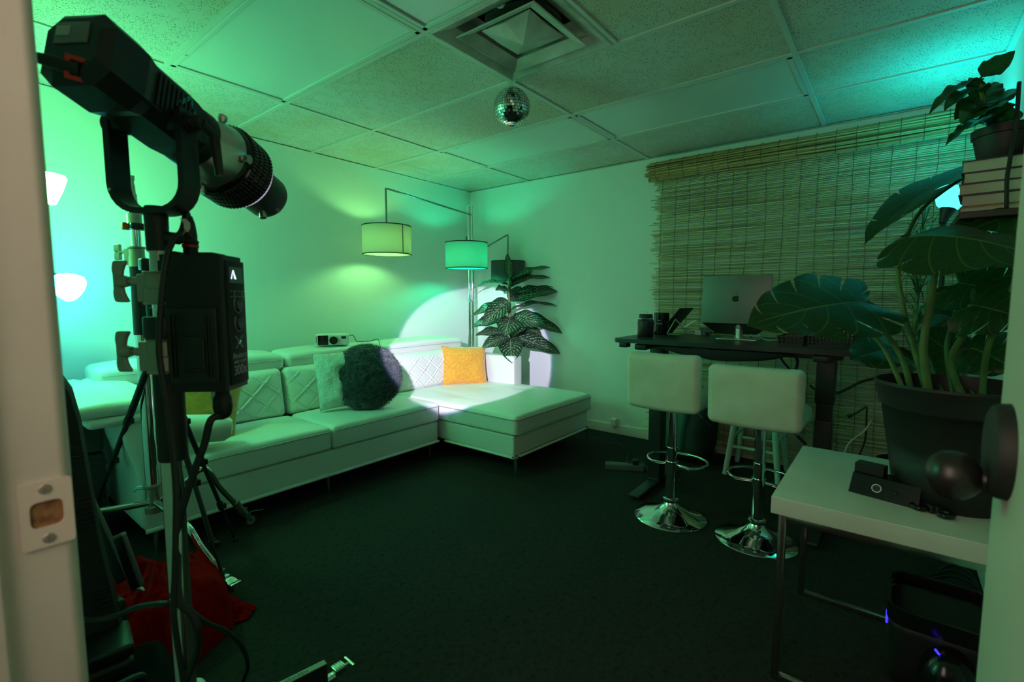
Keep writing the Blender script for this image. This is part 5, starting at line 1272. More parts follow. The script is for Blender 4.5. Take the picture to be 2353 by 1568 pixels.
# ------------------------------------------------------------------ the stand carrying it
GS = thing('light_stand', 'heavy silver light stand with winged knobs and a black grip, nearest the camera', 'stand', PL)
dS = (PL + Vector((0, 0, 1.2)) - CAM).dot(FW)
def zs(py): return aD(360, py, dS).z
f = MB(); f.cyl((PL.x, PL.y, zs(600)), (PL.x, PL.y, YB0 - .05), .0105, n=20); ob('spigot', f, CHROME, GS)
f = MB(); f.lathe([(.0, zs(573)), (.0165, zs(573)), (.0165, zs(582)), (.0145, zs(583)), (.0145, zs(660)), (0, zs(660))], 28, T(PL.x, PL.y, 0)); ob('top_riser', f, STEEL, GS)
f = MB(); f.cyl((PL.x, PL.y, zs(620)), (PL.x, PL.y, zs(850)), .0145, n=24); ob('riser', f, CHROME, GS)
CAST = mat('cast_metal', (.42, .38, .32), .42, .85, bump=(220, .12, .0005))
def collar(z0, z1, r, lab):
    f = MB(); f.lathe([(0, z0), (r + .002, z0), (r + .0035, z0 - .002), (r, z0 - .006), (r, (z0 + z1) / 2), (r + .002, (z0 + z1) / 2 - .002), (r + .002, z1 + .006), (r + .0045, z1 + .003), (r + .003, z1), (0, z1)], 32, T(PL.x, PL.y, 0))
    lf_ = -RT
    Mx = frame((PL.x, PL.y, (z0 + z1) / 2), UPV, lf_); h = (z0 - z1)
    f.rbox((r * .75, .004, .0), (r * 1.25, r * 1.25, h * .86), .004, 2, M=Mx)
    c_ = ob('clamp_collar', f, CAST, GS)
    f = MB(); zk = h * .20 if lab else h * .12
    f.cyl((r * 1.3, .004, zk), (r * 1.3 + .016, .004, zk), .0085, n=16, M=Mx); f.cyl((r * 1.3 + .012, .004, zk), (r * 1.3 + .03, .004, zk), .0055, n=12, M=Mx)
    kx = r * 1.3 + .024
    f.tube([(kx, .004, zk), (kx + .012, .004, zk), (kx + .022, .004, zk)], [.009, .012, .010], 16, M=Mx)
    f.rbox((kx + .020, .004, zk), (.018, .010, .030), .004, 2, M=Mx)
    for sg in (-1, 1):
        f.rbox((kx + .020, .004, zk + sg * .024), (.022, .010, .030), .0045, 3, (1, 1, 3), lambda p, sg=sg: Vector((p.x * (1 + .25 * sg * p.z / .015) - .006 * (p.z * sg / .015 > 0) * abs(p.z / .015), p.y, p.z)), Mx)
    ob('wing_knob', f, CAST, c_)
    f = MB(); f.sphere(Mx @ Vector((r * 1.25, .006, -h * .28)), .008, 16, 10); ob('rivet', f, CAST, c_)
collar(zs(625), zs(700), .0235, True)
collar(zs(778), zs(858), .026, False)
f = MB(); f.lathe([(0, zs(728)), (.030, zs(728)), (.031, zs(732)), (.031, zs(773)), (.029, zs(778)), (0, zs(778))], 32, T(PL.x, PL.y, 0)); ob('black_sleeve', f, BLACK, GS)
f = MB(); f.cyl((PL.x, PL.y, .36), (PL.x, PL.y, zs(850)), .0185, n=32); ob('lower_tube', f, mat('polished_tube', (.78, .75, .71), .13, 1), GS)
Mo = frame((PL.x, PL.y, 0), UPV, RT)
f = MB(); f.lathe([(0, zs(860)), (.0245, zs(860)), (.025, zs(864)), (.025, zs(1062)), (.0235, zs(1066)), (0, zs(1066))], 32, T(PL.x, PL.y, 0) @ Matrix.Translation((RT.x * .004, RT.y * .004, 0))); ob('grip', f, RUBBER, GS)
f = MB(); f.lathe([(0, .38), (.034, .38), (.036, .32), (.034, .28), (0, .28)], 28, T(PL.x, PL.y, 0)); ob('hub', f, CAST, GS)
for k in range(3):
    a = math.radians(0 + 120 * k); d = Vector((math.cos(a), math.sin(a), 0))
    f = MB(); f.tube([PL + d * .03 + UPV * .33, PL + d * .26 + UPV * .015], .011, 12); f.cyl(PL + d * .248 + UPV * .0, PL + d * .265 + UPV * .03, .015, n=12); ob('leg', f, STEEL, GS)

# ------------------------------------------------------------------ control unit hung on the stand
bx = aD(475, 742, dS + .035)
CU = thing('control_unit', 'black power control unit with dials and a lit chevron clamped beside the stand', 'control unit', (bx.x, bx.y, aD(475, 893, dS + .035).z))
# faces: local x to the right in the picture, y away, z up; turned so that the right cheek shows
vdir = (bx - CAM); vdir.z = 0; vdir.normalize(); ang0 = math.atan2(vdir.y, vdir.x) - PI / 2
Mu = T(bx.x, bx.y, bx.z, ang0 - math.radians(27))
H = (aD(475, 590, dS + .035).z - aD(475, 893, dS + .035).z)
WX, WY = .112, .094
f = MB(); sec = [(-WX / 2, -WY / 2), (WX / 2 - .004, -WY / 2), (WX / 2, -WY / 2 + .004), (WX / 2, WY / 2 - .012), (WX / 2 - .012, WY / 2), (-WX / 2, WY / 2)]
f.prism(sec, -H / 2, H / 2 - .012, Mu); f.prism([(x * .97, y * .93) for x, y in sec], H / 2 - .012, H / 2, Mu)
cu = ob('case', f, mat('unit_case', (.011, .011, .012), .5, bump=(300, .1, .0005)), CU, smooth=False)
f = MB(); f.rbox((.0, -WY / 2 - .003, -H * .16), (WX * .78, .008, H * .56), .003, 2, M=Mu)
for k in range(4): f.rbox((-.036 + (k % 2) * .006 + (k // 2) * .062, -WY / 2 - .008, -H * .16), (.003, .004, H * .46), .001, 1, M=Mu)
f.rbox((.002, -WY / 2 - .008, -H * .22), (.040, .006, H * .26), .003, 2, M=Mu); f.rbox((.002, -WY / 2 - .010, -H * .33), (.030, .006, .004), .001, 1, M=Mu)
ob('battery_plate', f, mat('plate_black', (.016, .016, .016), .38), cu)
f = MB(); f.rbox((WX / 2 + .001, .0, 0), (.003, WY - .022, H * .93), .001, 1, M=Mu); ob('control_panel', f, BLACKM, cu)
Mp_ = Mu @ frame((WX / 2 + .0028, 0, 0), (1, 0, 0), (0, 1, 0))    # panel plane: x along away, y up
INK = mat('unit_print', (.36, .36, .35), .6)
f = MB(); f.box(-.028, .028, H * .30, H * .42, 0, .0004, Mp_); ob('display', f, mat('unit_display', (.006, .012, .014), .2), cu)
lit = emit('display_glow', (.72, .78, 1), 1.6)
f = MB()
for (x0, y0, x1, y1, w_) in ((-.013, .36 * H + .009, -.020, .36 * H - .008, .0022), (-.012, .36 * H + .009, -.004, .36 * H - .008, .0042)):
    f.add([(x0 - w_ * .5, y0, .0008), (x0 + w_ * .5, y0, .0008), (x1 + w_, y1, .0008), (x1 - w_, y1, .0008)], [(0, 1, 2, 3)], Mp_)
ob('lit_chevron', f, lit, cu, smooth=False, merge=False)
f = MB()
for k in range(4):
    x = -.026 + k * .0155
    f.box(x, x + .010, .238 * H, .242 * H, 0, .0006, Mp_); f.box(x, x + .010, .196 * H, .200 * H, 0, .0006, Mp_)
    f.box(x, x + .001, .196 * H, .242 * H, 0, .0006, Mp_) if k % 2 else None
ob('button_print', f, INK, cu, smooth=False)
for zc in (.14, .0):
    f = MB(); f.lathe([(0, .005), (.012, .0045), (.0135, .003), (.014, 0)], 32, Mp_ @ Matrix.Translation((.003, zc * H, 0))); f.box(.001, .004, .002, .012, .0045, .0054, Mp_ @ Matrix.Translation((.003, zc * H, 0))); ob('dial', f, BLACK, cu)
    f = MB(); f.tube([(.0165 * math.cos(a), .0165 * math.sin(a), .0004) for a in [math.radians(-230 + 280 * i / 24) for i in range(25)]], .0008, 4, M=Mp_ @ Matrix.Translation((.003, zc * H, 0))); ob('dial_ring', f, INK, cu)
# X mark, outlined, with a small green glow at its heart
f = MB()
for (xa, xb) in ((-.015, .011), (-.010, .016), (.011, -.015), (.016, -.010)):
    a_, b_ = Vector((xa, -.190 * H, .0004)), Vector((xb, -.105 * H, .0004)); d_ = (b_ - a_).normalized(); w3 = Vector((-d_.y, d_.x, 0)) * .0007
    f.add([a_ + w3, a_ - w3, b_ - w3, b_ + w3], [(0, 1, 2, 3)], Mp_)
for yy in (-.190 * H, -.105 * H):
    for xx in (-.0125, .0135): f.box(xx - .003, xx + .003, yy - .0006, yy + .0006, 0, .0005, Mp_)
ob('cross_mark', f, INK, cu, smooth=False, merge=False)
f = MB(); f.box(.004, .007, -.150 * H, -.138 * H, .0004, .0009, Mp_); f.box(.0, .003, -.160 * H, -.154 * H, .0004, .0009, Mp_); ob('status_light', f, emit('status_green', (.1, 1, .25), .5), cu, smooth=False)
text('print', 'Aputure', .0165, Mp_ @ Matrix.Translation((0, -.250 * H, .0004)), INK, cu)
text('print', 'LIGHT STORM', .0078, Mp_ @ Matrix.Translation((0, -.298 * H, .0004)), INK, cu)
text('print', '300x', .027, Mp_ @ Matrix.Translation((0, -.362 * H, .0004)), INK, cu)
# top connector with red band, its cable and paper tag; side clamp
Mt_ = Mu @ Matrix.Translation((-.022, .0, H / 2))
f = MB(); f.rbox((-.030, 0, 0), (.034, .05, .016), .007, 3, M=Mt_); f.rbox((.038, 0, .002), (.030, .05, .008), .003, 2, M=Mt_); ob('top_bump', f, BLACK, cu)
CN = thing('signal_cable', 'black cable with a red banded connector looping from the control unit top to the stand', 'cable', Mt_ @ Vector((0, 0, 0)))
f = MB(); f.lathe([(0, 0), (.0125, 0), (.0125, .014), (.0135, .016), (.0135, .022), (.0120, .024), (.0125, .040), (.0100, .062), (.0060, .076), (0, .077)], 24, Mt_); ob('connector', f, BLACK, CN)
f = MB(); f.lathe([(.0128, .0165), (.0142, .0165), (.0142, .0225), (.0128, .0225)], 24, Mt_, close=True); ob('red_band', f, RED, CN)
e0 = Mt_ @ Vector((0, 0, .07))
def sp(px, py, dd=0): return aD(px, py, dS + dd)
f = MB(); f.tube(spline([e0, Mt_ @ Vector((-.004, 0, .082)), sp(418, 530, -.04), sp(400, 550, -.05), sp(385, 585, -.05), sp(376, 640, -.05), sp(368, 720, -.05), sp(365, 800, -.05), sp(372, 860, -.05), sp(384, 930, -.045), sp(396, 1020, -.04), sp(404, 1120, -.04), sp(404, 1220, -.04), sp(402, 1310, -.04), sp(400, 1420, -.04), sp(420, 1560, -.02), sp(425, 1640, 0)], 8), .0052, 8); ob('cord', f, CABLE, CN)
f = MB(); a_ = sp(428, 532, -.04); f.add([a_ + RT * x + UPV * y for x, y in ((-.004, .0), (.004, -.001), (.008, .006), (.008, .015), (.001, .022), (-.011, .024), (-.004, .014))], [tuple(range(7))]); ob('paper_tag', f, mat('paper_tag', (.60, .56, .52), .8), CN, smooth=False)
f = MB(); f.rbox((-WX / 2 - .012, .01, H * .30), (.03, .012, .006), .002, 1, M=Mu); f.rbox((-WX / 2 - .012, .01, H * .22), (.03, .012, .006), .002, 1, M=Mu)
f.rbox((-WX / 2 - .020, .012, -H * .03), (.05, .05, H * .30), .006, 2, M=Mu); ob('stand_clamp', f, BLACK, cu)
# power lead leaving the bottom
Mb_ = Mu @ Matrix.Translation((.022, .0, -H / 2))
PC = thing('power_lead', 'thick black power lead hanging from the underside of the control unit', 'cable', Mb_ @ Vector((0, 0, 0)))
f = MB(); f.lathe([(0, 0), (.013, 0), (.014, -.014), (.017, -.020), (.018, -.040), (.014, -.056), (.008, -.062), (0, -.063)], 24, Mb_); ob('plug', f, BLACK, PC)
f = MB(); f.rbox((-.012, -.008, -.012), (.008, .006, .022), .001, 1, M=Mb_); ob('latch', f, STEEL, PC)
f = MB(); f.tube(spline([Mb_ @ Vector((0, 0, -.058)), sp(485, 965, .03), sp(470, 1020, .03), sp(448, 1080, .03), sp(428, 1140, .03), sp(412, 1200, .03), sp(408, 1280, .03), sp(412, 1380, .0), sp(440, 1410, .0), sp(455, 1450, .0), sp(452, 1500, .02), sp(430, 1560, .04), sp(415, 1620, .06)], 8), .0072, 8); ob('cord', f, CABLE, PC)
f = MB(); f.tube(spline([aD(130, 1415, 1.12), aD(200, 1425, 1.08), aD(260, 1418, 1.04), aD(320, 1395, .99), aD(375, 1388, .92), aD(420, 1392, .95), aD(470, 1430, 1.02), aD(520, 1452, 1.15), aD(555, 1485, 1.25), aD(570, 1530, 1.36), aD(566, 1590, 1.46), (.66, 1.30, .01)], 8), .0058, 8)
tag(ob('trailing_cable', f, CABLE), 'dark cable wrapped across the silver pole and trailing over the red blanket', 'cable')
# ================================================================== rolling stand behind
dQ = 2.12; pp = aD(318, 640, dQ); RSP = Vector((pp.x, pp.y, 0)); QS = dQ / 1.75
def zq(py): return aD(312, py, dQ).z
CS = thing('rolling_stand', 'silver rolling stand on casters with an orange clip, behind the spotlight stand', 'stand', RSP)
def rod(name, z0, z1, r, m, par=CS):
    f = MB(); f.cyl((RSP.x, RSP.y, z0), (RSP.x, RSP.y, z1), r * QS, n=24); return ob(name, f, m, par)
def qlathe(f, prof, n=24): f.lathe([(r * QS, z) for r, z in prof], n, T(RSP.x, RSP.y, 0))
f = MB(); qlathe(f, [(0, zq(409)), (.0085, zq(409)), (.0085, zq(418)), (.006, zq(421)), (.006, zq(426)), (.0085, zq(430)), (.0095, zq(455)), (0, zq(455))]); ob('spigot', f, STEEL, CS)
rod('upper_riser', zq(480), zq(450), .0125, STEEL)
f = MB(); qlathe(f, [(0, zq(476)), (.022, zq(476)), (.022, zq(479)), (.0165, zq(481)), (.0165, zq(492)), (.022, zq(495)), (.022, zq(514)), (.024, zq(517)), (0, zq(518))]); u_ = ob('top_collar', f, CAST, CS)
f = MB(); f.rbox(Vector((RSP.x, RSP.y, zq(523))) + RT * .010 * QS, (.05 * QS, .05 * QS, zq(516) - zq(530)), .006, 2); ob('clip_band', f, BLACK, u_)
f = MB(); f.rbox(Vector((RSP.x, RSP.y, zq(523))) - RT * .026 * QS - FW * .012, (.022 * QS, .022 * QS, zq(515) - zq(531)), .003, 2); ob('orange_clip', f, ORANGEC, u_)
rod('middle_riser', zq(600), zq(525), .0165, CHROME)
f = MB(); qlathe(f, [(0, zq(568)), (.0265, zq(568)), (.028, zq(571)), (.024, zq(574)), (.024, zq(590)), (.026, zq(592)), (.026, zq(611)), (.029, zq(614)), (0, zq(614))], 28)
f.rbox((.020 * QS, 0, 0), (.03 * QS, .034 * QS, zq(572) - zq(610)), .004, 2, M=frame((RSP.x, RSP.y, zq(591)), UPV, -RT)); c_ = ob('clamp_collar', f, CAST, CS)
def wing(zc, sc_, par):
    Mx = frame((RSP.x, RSP.y, zc), UPV, -RT)      # local x up, so swap: x runs to the left in the picture
    f = MB(); f.cyl((.03 * QS, 0, 0), (.065 * QS, 0, 0), .006 * QS, n=12, M=Mx)
    for sg in (-1, 1): f.rbox((.068 * QS, 0, sg * .014 * QS), (.024 * QS, .012 * QS, .028 * QS), .005, 3, M=Mx)
    ob('wing_knob', f, CAST, par)
wing(zq(580), 1, c_)
rod('black_sleeve', zq(770), zq(614), .025, BLACK)
rod('column', zq(1180), zq(765), .0215, CHROME)
f = MB(); qlathe(f, [(0, zq(1130)), (.030, zq(1130)), (.030, zq(1134)), (.024, zq(1138)), (.024, zq(1180)), (.028, zq(1183)), (.028, zq(1198)), (0, zq(1200))]); hb = ob('hub', f, CAST, CS)
Mx = frame((RSP.x, RSP.y, zq(1136)), UPV, -RT)
f = MB(); f.cyl((.02, 0, 0), (.05, 0, 0), .007, n=10, M=Mx); f.rbox((.060, 0, -.004), (.055, .012, .020), .004, 2, (3, 1, 1), lambda p: Vector((p.x, p.y, p.z - .014 * (p.x / .027) ** 2 * (1 if p.x > 0 else 0))), Mx); ob('lever_knob', f, CHROME, hb)
def caster(par, c, d):
    f = MB(); s_ = Vector((-d.y, d.x, 0)); w_ = Vector((c.x, c.y, .034)) + d * .018
    f.cyl(w_ - s_ * .011, w_ + s_ * .011, .034, n=28); ob('wheel', f, mat('caster_tyre', (.05, .02, .018), .5), par)
    f = MB(); f.cyl(w_ - s_ * .0125, w_ + s_ * .0125, .022, n=24); f.cyl(w_ - s_ * .016, w_ + s_ * .016, .006, n=12); ob('wheel_disc', f, mat('caster_disc', (.42, .46, .45), .35, .6), par)
    f = MB()
    for sg in (-1, 1): f.add([w_ + s_ * .014 * sg + d * a + UPV * b_ for a, b_ in ((-.008, -.006), (.008, -.006), (-.004, .046), (-.040, .046))] + [w_ + s_ * .0165 * sg + d * a + UPV * b_ for a, b_ in ((-.008, -.006), (.008, -.006), (-.004, .046), (-.040, .046))], [(0, 1, 2, 3), (7, 6, 5, 4), (0, 4, 5, 1), (1, 5, 6, 2), (2, 6, 7, 3), (3, 7, 4, 0)])
    Mz = frame(w_ + UPV * .046 - d * .02, UPV, d); f.rbox((0, 0, 0), (.045, .036, .006), .002, 1, M=Mz); f.cyl((0, 0, 0), (0, 0, .028), .010, n=14, M=Mz)
    f.rbox((.042, 0, -.001), (.062, .034, .004), .002, 1, (3, 1, 1), lambda p: Vector((p.x, p.y * (1 + .3 * p.x / .03), p.z - .010 * smooth(.0, .03, p.x))), Mz); f.rbox((.080, 0, -.010), (.020, .044, .006), .002, 1, M=Mz)
    ob('fork', f, CHROME, par)
zh = zq(1172)
lg1 = aZ(556, 1204, 0); lg1.y = min(lg1.y, 2.665)
for (c, bend) in ((lg1, aD(470, 1078, 2.32)), (aZ(515, 1366, 0), aD(432, 1212, 2.02)), (aZ(150, 1345, 0), aD(196, 1186, 1.95))):
    c = Vector((c.x, c.y, 0)); d = (c - RSP); d.z = 0; d.normalize()
    c0 = RSP + Vector(((bend - RSP).x, (bend - RSP).y, 0)).normalized() * .02; c0.z = zh
    bend.z = max(min(bend.z, zh + .03), zh - .05) if False else bend.z
    e_ = c + UPV * .085 - d * .01
    f = MB(); f.tube(spline([c0, c0.lerp(bend, .55) + UPV * .004, bend, bend.lerp(e_, .35) - UPV * .01, bend.lerp(e_, .7) - UPV * .006, e_], 8), .0145, 14)
    lg = ob('leg', f, CHROME, CS)
    f = MB(); f.tube([bend.lerp(e_, .74), e_ - UPV * .008], .0185, 14); ob('leg_socket', f, CAST, lg)
    caster(lg, c, d)

# ------------------------------------------------------------------ thin black tripod
feet = [aZ(527, 1376, 0), aZ(541, 1245, 0), aZ(196, 1235, 0)]
apx = aD(352, 830, 2.02)
TR = thing('black_tripod', 'thin black tripod with clip joints standing in front of the sofa arm', 'tripod', (apx.x, apx.y, 0))
f = MB(); f.cyl(apx - UPV * .05, apx + UPV * .12, .020, n=20); f.cyl(apx + UPV * .10, apx + UPV * .38, .0125, n=16); f.rbox(apx + UPV * .40, (.05, .05, .05), .008, 2); ob('centre_column', f, BLACK, TR)
for i, ft in enumerate(feet):
    ft = Vector((ft.x, ft.y, .008)); a = apx + (Vector((ft.x, ft.y, apx.z)) - apx).normalized() * .022
    f = MB(); pts = [a.lerp(ft, t_) for t_ in (0, .30, .30, .52, .52, .78, .78, 1)]
    f.tube(pts, [.0145, .0145, .0115, .0115, .0090, .0090, .0068, .0068], 12); lg = ob('leg', f, BLACK, TR)
    for t_ in (.30, .52, .78):
        f = MB(); c = a.lerp(ft, t_); d = (ft - a).normalized(); f.cyl(c - d * .018, c + d * .018, .0175 - .004 * t_, n=14); f.rbox(c + RT * .016, (.018, .018, .026), .004, 2); ob('clip_joint', f, BLACK, lg)
    f = MB(); f.sphere((ft.x, ft.y, .014), .014, 14, 10); ob('rubber_foot', f, RUBBER, lg)
# spreader rods
cc = sum(feet, Vector()) / 3
# ------------------------------------------------------------------ dark gear at the left edge
# tall ribbed case / chair-like back
t0 = aD(150, 1000, 1.28)
TW = thing('gear_trolley', 'tall black ribbed gear trolley with a rounded top behind the door jamb', 'gear trolley', (t0.x, t0.y, 0))
vv = Vector((t0.x, t0.y, 0)).normalized(); an = math.atan2(vv.y, vv.x) - PI / 2
Mw = T(t0.x, t0.y, 0, an)       # x right in picture, y away
def edge(z):    # right edge of the back, in picture x
    pts = [(0, .085), (.30, .080), (.55, .050), (.75, .036), (.90, .026), (.98, .014), (1.02, -.004), (1.045, -.03), (1.06, -.07)]
    for (z0, x0), (z1, x1) in zip(pts, pts[1:]):
        if z <= z1: return x0 + (x1 - x0) * (z - z0) / (z1 - z0)
    return pts[-1][1]
vs = []; fs = []; zl = [0, .1, .2, .3, .4, .5, .55, .6, .65, .7, .75, .8, .85, .9, .94, .98, 1.0, 1.02, 1.035, 1.045, 1.055]
for z in zl:
    e = edge(z)
    vs += [(-.15, -.05, z), (e, -.05, z), (e + .008, -.03, z), (e + .008, .07, z), (-.15, .07, z)]
for i in range(len(zl) - 1):
    for k in range(5): fs.append((i * 5 + k, i * 5 + (k + 1) % 5, i * 5 + 5 + (k + 1) % 5, i * 5 + 5 + k))
fs += [(4, 3, 2, 1, 0), tuple(len(vs) - 5 + k for k in range(5))]
f = MB(); f.add(vs, fs, Mw); tb = ob('back', f, mat('trolley_fabric', (.016, .016, .017), .75, bump=(400, .4, .001)), TW)
for (zc, n_) in ((.62, 7), (.36, 7), (.80, 4)):
    f = MB()
    for k in range(n_):
        e = edge(zc + k * .013); f.rbox((e - .022, -.0515, zc + k * .013), (.04, .004, .005), .0015, 1, M=Mw)
    ob('ribs', f, BLACK, tb)
f = MB(); f.rbox((.02, -.10, .30), (.16, .14, .035), .010, 2, M=Mw); f.rbox((-.0, -.09, .14), (.20, .16, .28), .02, 3, M=Mw); ob('lower_box', f, BLACK, TW)
# stack of grey tool cases
gq = aY(232, 1000, 2.62)
GM = mat('case_grey', (.028, .034, .034), .5)
zc = 0
for i, (h, w_, d_, lab) in enumerate(((.230, .28, .34, 'lowest grey case with a red latch in the stack beside the sofa arm'), (.230, .275, .33, 'middle grey case with a red latch in the stack beside the sofa arm'), (.190, .27, .33, 'topmost grey case with a red latch, tucked under the sofa arm pad'))):
    B = thing('tool_case', lab, 'case', (.46, 3.22, zc), 0, 'grey cases beside the sofa arm')
    Mc = T(.455, 3.22, zc + h / 2)
    f = MB(); f.rbox((0, 0, 0), (w_ * .92, d_, h - .004), .014, 3, M=Mc); f.rbox((0, 0, h * .28), (w_ * .95, d_ + .012, .02), .004, 2, M=Mc); ob('body', f, GM, B)
    f = MB(); f.rbox(((.0, -.05, .03)[i], -d_ / 2 - .008, h * .33), (.105, .012, .026), .004, 2, M=Mc); ob('latch', f, mat('dark_red_plastic', (.34, .012, .008), .5), B)
    f = MB(); f.tube([Mc @ Vector((-.12, -d_ / 2 - .004, h * .1)), Mc @ Vector((-.11, -d_ / 2 - .03, h * .1)), Mc @ Vector((-.04, -d_ / 2 - .03, h * .1)), Mc @ Vector((-.03, -d_ / 2 - .004, h * .1))], .007, 8); ob('handle', f, BLACK, B)
    zc += h
# folded flat bars leaning
FB = thing('folded_stand', 'folded black stand of two flat bars leaning over the red blanket', 'stand', (.40, 1.80, 0))
for (a, b_, w_) in ((aD(200, 1150, 1.52), aD(285, 1335, 1.48), .034), (aD(275, 1235, 1.44), aD(318, 1352, 1.42), .030)):
    M = frame(a, b_ - a, RT); L_n = (b_ - a).length
    f = MB(); f.rbox((0, 0, L_n / 2), (w_, w_ * .7, L_n), .004, 2, M=M); lg = ob('bar', f, BLACK, FB)
    f = MB(); f.rbox((0, 0, -.004), (w_ * .96, w_ * .66, .010), .002, 2, M=M); ob('end_cap', f, mat('cap_plastic', (.25, .27, .27), .3), lg)
f = MB(); a, b_ = aD(318, 1350, 1.42), aD(331, 1358, 1.42); f.tube([a, b_], [.010, .003], 10); ob('tip', f, STEEL, FB)
# chrome clip on the trolley
f = MB(); f.tube([aD(183, 1122, 1.5), aD(196, 1116, 1.5), aD(203, 1120, 1.5), aD(190, 1126, 1.5), aD(186, 1136, 1.5), aD(205, 1130, 1.49)], .005, 8); f.rbox(aD(190, 1134, 1.5), (.018, .018, .012), .003, 2); tag(ob('chrome_clip', f, CHROME), 'small chrome clip shining cyan at the top of the folded bars', 'clip')
# black case with a vent on top, and a big dark case at the bottom
b0 = aD(232, 1395, 1.42)
VB = thing('vented_box', 'black box with a slotted corner catching cyan light beside the red blanket', 'box', (b0.x, b0.y, 0))
Mv = T(b0.x - .07, b0.y + .02, 0, math.radians(12)); zv = aD(240, 1375, 1.42).z
f = MB(); f.rbox((0, 0, zv / 2), (.20, .20, zv), .008, 2, M=Mv); ob('body', f, BLACK, VB)
f = MB()
for k in range(7): f.rbox((.055, -.03 + k * .009, zv + .001), (.05 - k * .004, .004, .003), .001, 1, M=Mv)
ob('vent_slots', f, mat('slot_plastic', (.16, .18, .18), .28), VB)
b1 = aD(250, 1500, 1.38)
EC = thing('equipment_case', 'large soft black equipment case at the foot of the door jamb', 'case', (.28, 1.42, 0))
f = MB(); f.rbox((.255, 1.44, .125), (.30, .40, .25), .04, 4, (4, 6, 3), lambda p: p + Vector((0, 0, .012 * noise.noise(p * 7)))); ob('body', f, mat('case_nylon', (.007, .007, .007), .9, bump=(300, .4, .001), spec=.05), EC)
f = MB(); f.tube(spline([(.20, 1.40, .25), (.21, 1.41, .29), (.30, 1.42, .29), (.31, 1.43, .25)], 6), .010, 8); ob('handle', f, BLACK, EC)
f = MB(); f.rbox((.105, 1.30, .08), (.02, .05, .03), .004, 2); ob('red_tag', f, RED, EC)
# ------------------------------------------------------------------ red blanket
def ridged(p): return 1 - 2 * abs(noise.noise(p))
BC_ = aZ(362, 1475, 0)
def blk(u, v):
    a = 2 * PI * u; r = v
    ex = .215 * (1 + .10 * math.sin(3 * a + .6) + .07 * math.sin(7 * a + 2)); ey = .36 * (1 + .08 * math.sin(2 * a + 1.2) + .06 * math.sin(6 * a))
    x = ex * r * math.cos(a); y = ey * r * math.sin(a)
    k = (1 - r ** 2.6) ** .6 if r < 1 else 0
    p = Vector((x, y, 0)); wv = Vector((noise.noise(p * 5), noise.noise(p * 5 + Vector((3, 7, 1))), 0)) * .09
    q = p + wv
    h = k * (.165 + .06 * ridged(Vector((q.x * 4.5, q.y * 3.2, 2))) + .055 * ridged(Vector((q.x * 10, q.y * 7, 5)))) + .020 * ridged(Vector((q.x * 22, q.y * 16, 8))) * min(1, k * 2)
    return (x, y, max(h, .004) + .006 if r < .999 else .004)
f = MB(); f.grid(lambda u, v: blk(u, v), 170, 70, T(BC_.x, BC_.y, 0, math.radians(-30)))
# trailing corner to the right
TP = aZ(582, 1412, 0); TA = aZ(455, 1415, 0); TL_ = (TP - TA).length; ta = math.atan2(TP.y - TA.y, TP.x - TA.x)
def tongue(u, v): return (TL_ * u, (.13 - .09 * u) * (v - .5) * 2, .008 + (.13 * (1 - u) ** .8 * (1 - (2 * v - 1) ** 2) + .03 * max(-.2, ridged(Vector((u * 3.1, v * 4, 1)))) + .015 * ridged(Vector((u * 7, v * 9, 3)))) * (1 - abs(2 * v - 1) ** 3) * (1 - .75 * u))
f.grid(tongue, 44, 34, T(TA.x, TA.y, 0, ta))
RBM = mat('red_fleece', (.36, .004, .002), .95, bump=(120, .8, .006), var=(22, (.24, .0025, .0012), (.42, .004, .0025)), spec=.05)
bl = tag(ob('blanket', f, RBM, angle=80), 'crumpled red fleece blanket heaped on the carpet by the stands', 'blanket')
f = MB(); a, b_ = aD(436, 1520, 1.40), aD(455, 1498, 1.44); M = frame(a, b_ - a, UP); f.rbox((0, 0, (b_ - a).length / 2), (.012, .002, (b_ - a).length), .0008, 1, M=M); ob('care_tag', f, mat('paper_tag'), bl, label='small white care tag')
# white rounded thing at the bottom edge
w0 = aZ(438, 1566, .11)
f = MB(); f.rbox((w0.x, w0.y - .01, .055), (.07, .055, .11), .024, 5); tag(ob('white_puck', f, WHITEP), 'white rounded plastic object cut off at the bottom edge beside the silver pole', 'plastic object')
# ------------------------------------------------------------------ slim light panel box with print, and a chrome clamp
e0, e1 = aZ(746, 1517, .16), aZ(636, 1572, .16)
d = (e1 - e0); d.z = 0; d.normalize(); nrm = Vector((d.y, -d.x, 0)); nrm = nrm if nrm.dot(RT) > 0 else -nrm
NW = thing('slim_panel', 'slim pale edged panel standing on its long side at the bottom of the photo', 'panel', (e0.x, e0.y, 0))
Mn = Matrix(((d.x, nrm.x, 0, e0.x), (d.y, nrm.y, 0, e0.y), (0, 0, 1, 0), (0, 0, 0, 1)))
LN, TH, HN = .36, .022, .16
f = MB(); f.rbox((LN / 2, TH / 2, HN / 2), (LN, TH, HN), .002, 2, M=Mn); nb = ob('body', f, mat('panel_black', (.012, .010, .010), .6), NW)
f = MB(); f.rbox((LN / 2, TH / 2, HN + .001), (LN - .004, TH - .001, .003), .001, 1, M=Mn); ob('pale_edge', f, mat('panel_edge', (.34, .40, .32), .5), nb)
text('print', 'NEEWER', .0165, Mn @ Matrix.Translation((.085, TH / 2 + .001, HN + .0026)) @ frame((0, 0, 0), (0, 0, 1), (1, 0, 0)), mat('panel_ink', (.05, .08, .05), .6), nb)
k0 = aZ(752, 1548, .07)
dk = (aZ(800, 1530, .07) - aZ(735, 1572, .07)); dk.z = 0; dk.normalize(); Mk = frame((k0.x, k0.y, .055), UPV, dk)
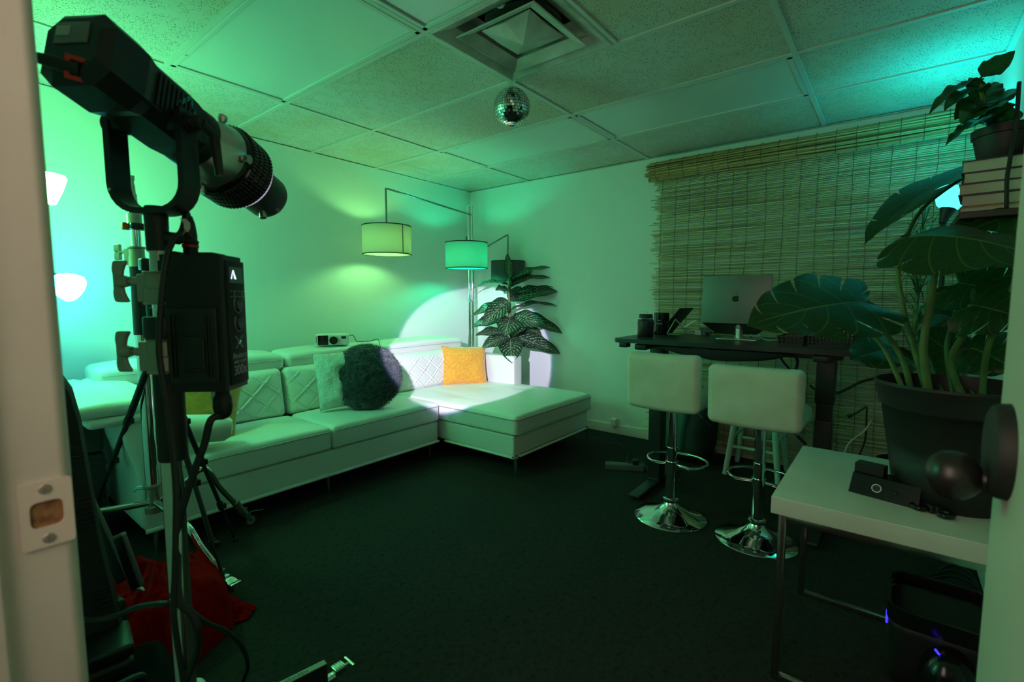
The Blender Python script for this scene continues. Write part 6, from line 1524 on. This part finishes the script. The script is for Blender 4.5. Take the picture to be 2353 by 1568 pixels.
CK = thing('chrome_clamp', 'chrome clamp with ribbed jaw and T bar at the bottom edge by the slim panel', 'clamp', (k0.x, k0.y, 0))
f = MB(); f.rbox((-.02, 0, -.012), (.10, .030, .034), .010, 3, M=Mk); f.rbox((-.085, 0, .0), (.05, .040, .05), .012, 3, M=Mk); f.rbox((-.08, 0, -.035), (.06, .05, .04), .010, 3, M=Mk)
f.tube([Mk @ Vector((-.055 + .0, .022 * math.cos(a), .022 * math.sin(a))) for a in [2 * PI * i / 20 for i in range(20)]], .006, 8, closed=True); f.tube([Mk @ Vector((-.072, .022 * math.cos(a), .022 * math.sin(a))) for a in [2 * PI * i / 20 for i in range(20)]], .006, 8, closed=True)
body = ob('body', f, CHROME, CK)
f = MB(); f.rbox((.038, 0, .006), (.038, .034, .022), .004, 2, M=Mk)
for k in range(4): f.rbox((.026 + k * .008, 0, .018), (.003, .030, .004), .001, 1, M=Mk)
ob('ribbed_jaw', f, STEEL, body)
f = MB(); f.cyl((.050, 0, .004), (.072, 0, .004), .005, n=12, M=Mk); f.cyl((.076, -.026, .006), (.076, .026, .006), .0055, n=14, M=Mk); ob('t_bar', f, STEEL, body)

# ================================================================== light from the hallway behind the camera
hd = bpy.data.lights.new('hall_light', 'AREA'); hd.energy = 6.8; hd.color = (1.0, .80, .62); hd.shape = 'RECTANGLE'; hd.size = .7; hd.size_y = 1.0
ho = bpy.data.objects.new('hall_light', hd); COL.objects.link(ho); ho.location = (-.42, .36, 1.55)
ho.rotation_euler = (Vector((.7, .20, .95)) - Vector((-.42, .36, 1.55))).to_track_quat('-Z', 'Y').to_euler()
wd = bpy.data.worlds.new('world'); sc.world = wd; wd.use_nodes = True
wd.node_tree.nodes['Background'].inputs['Color'].default_value = (.02, .03, .025, 1); wd.node_tree.nodes['Background'].inputs['Strength'].default_value = .02
sc.view_settings.view_transform = 'Standard'; sc.view_settings.look = 'None'; sc.view_settings.gamma = 1; sc.view_settings.exposure = 0
sc.view_settings.use_curve_mapping = False
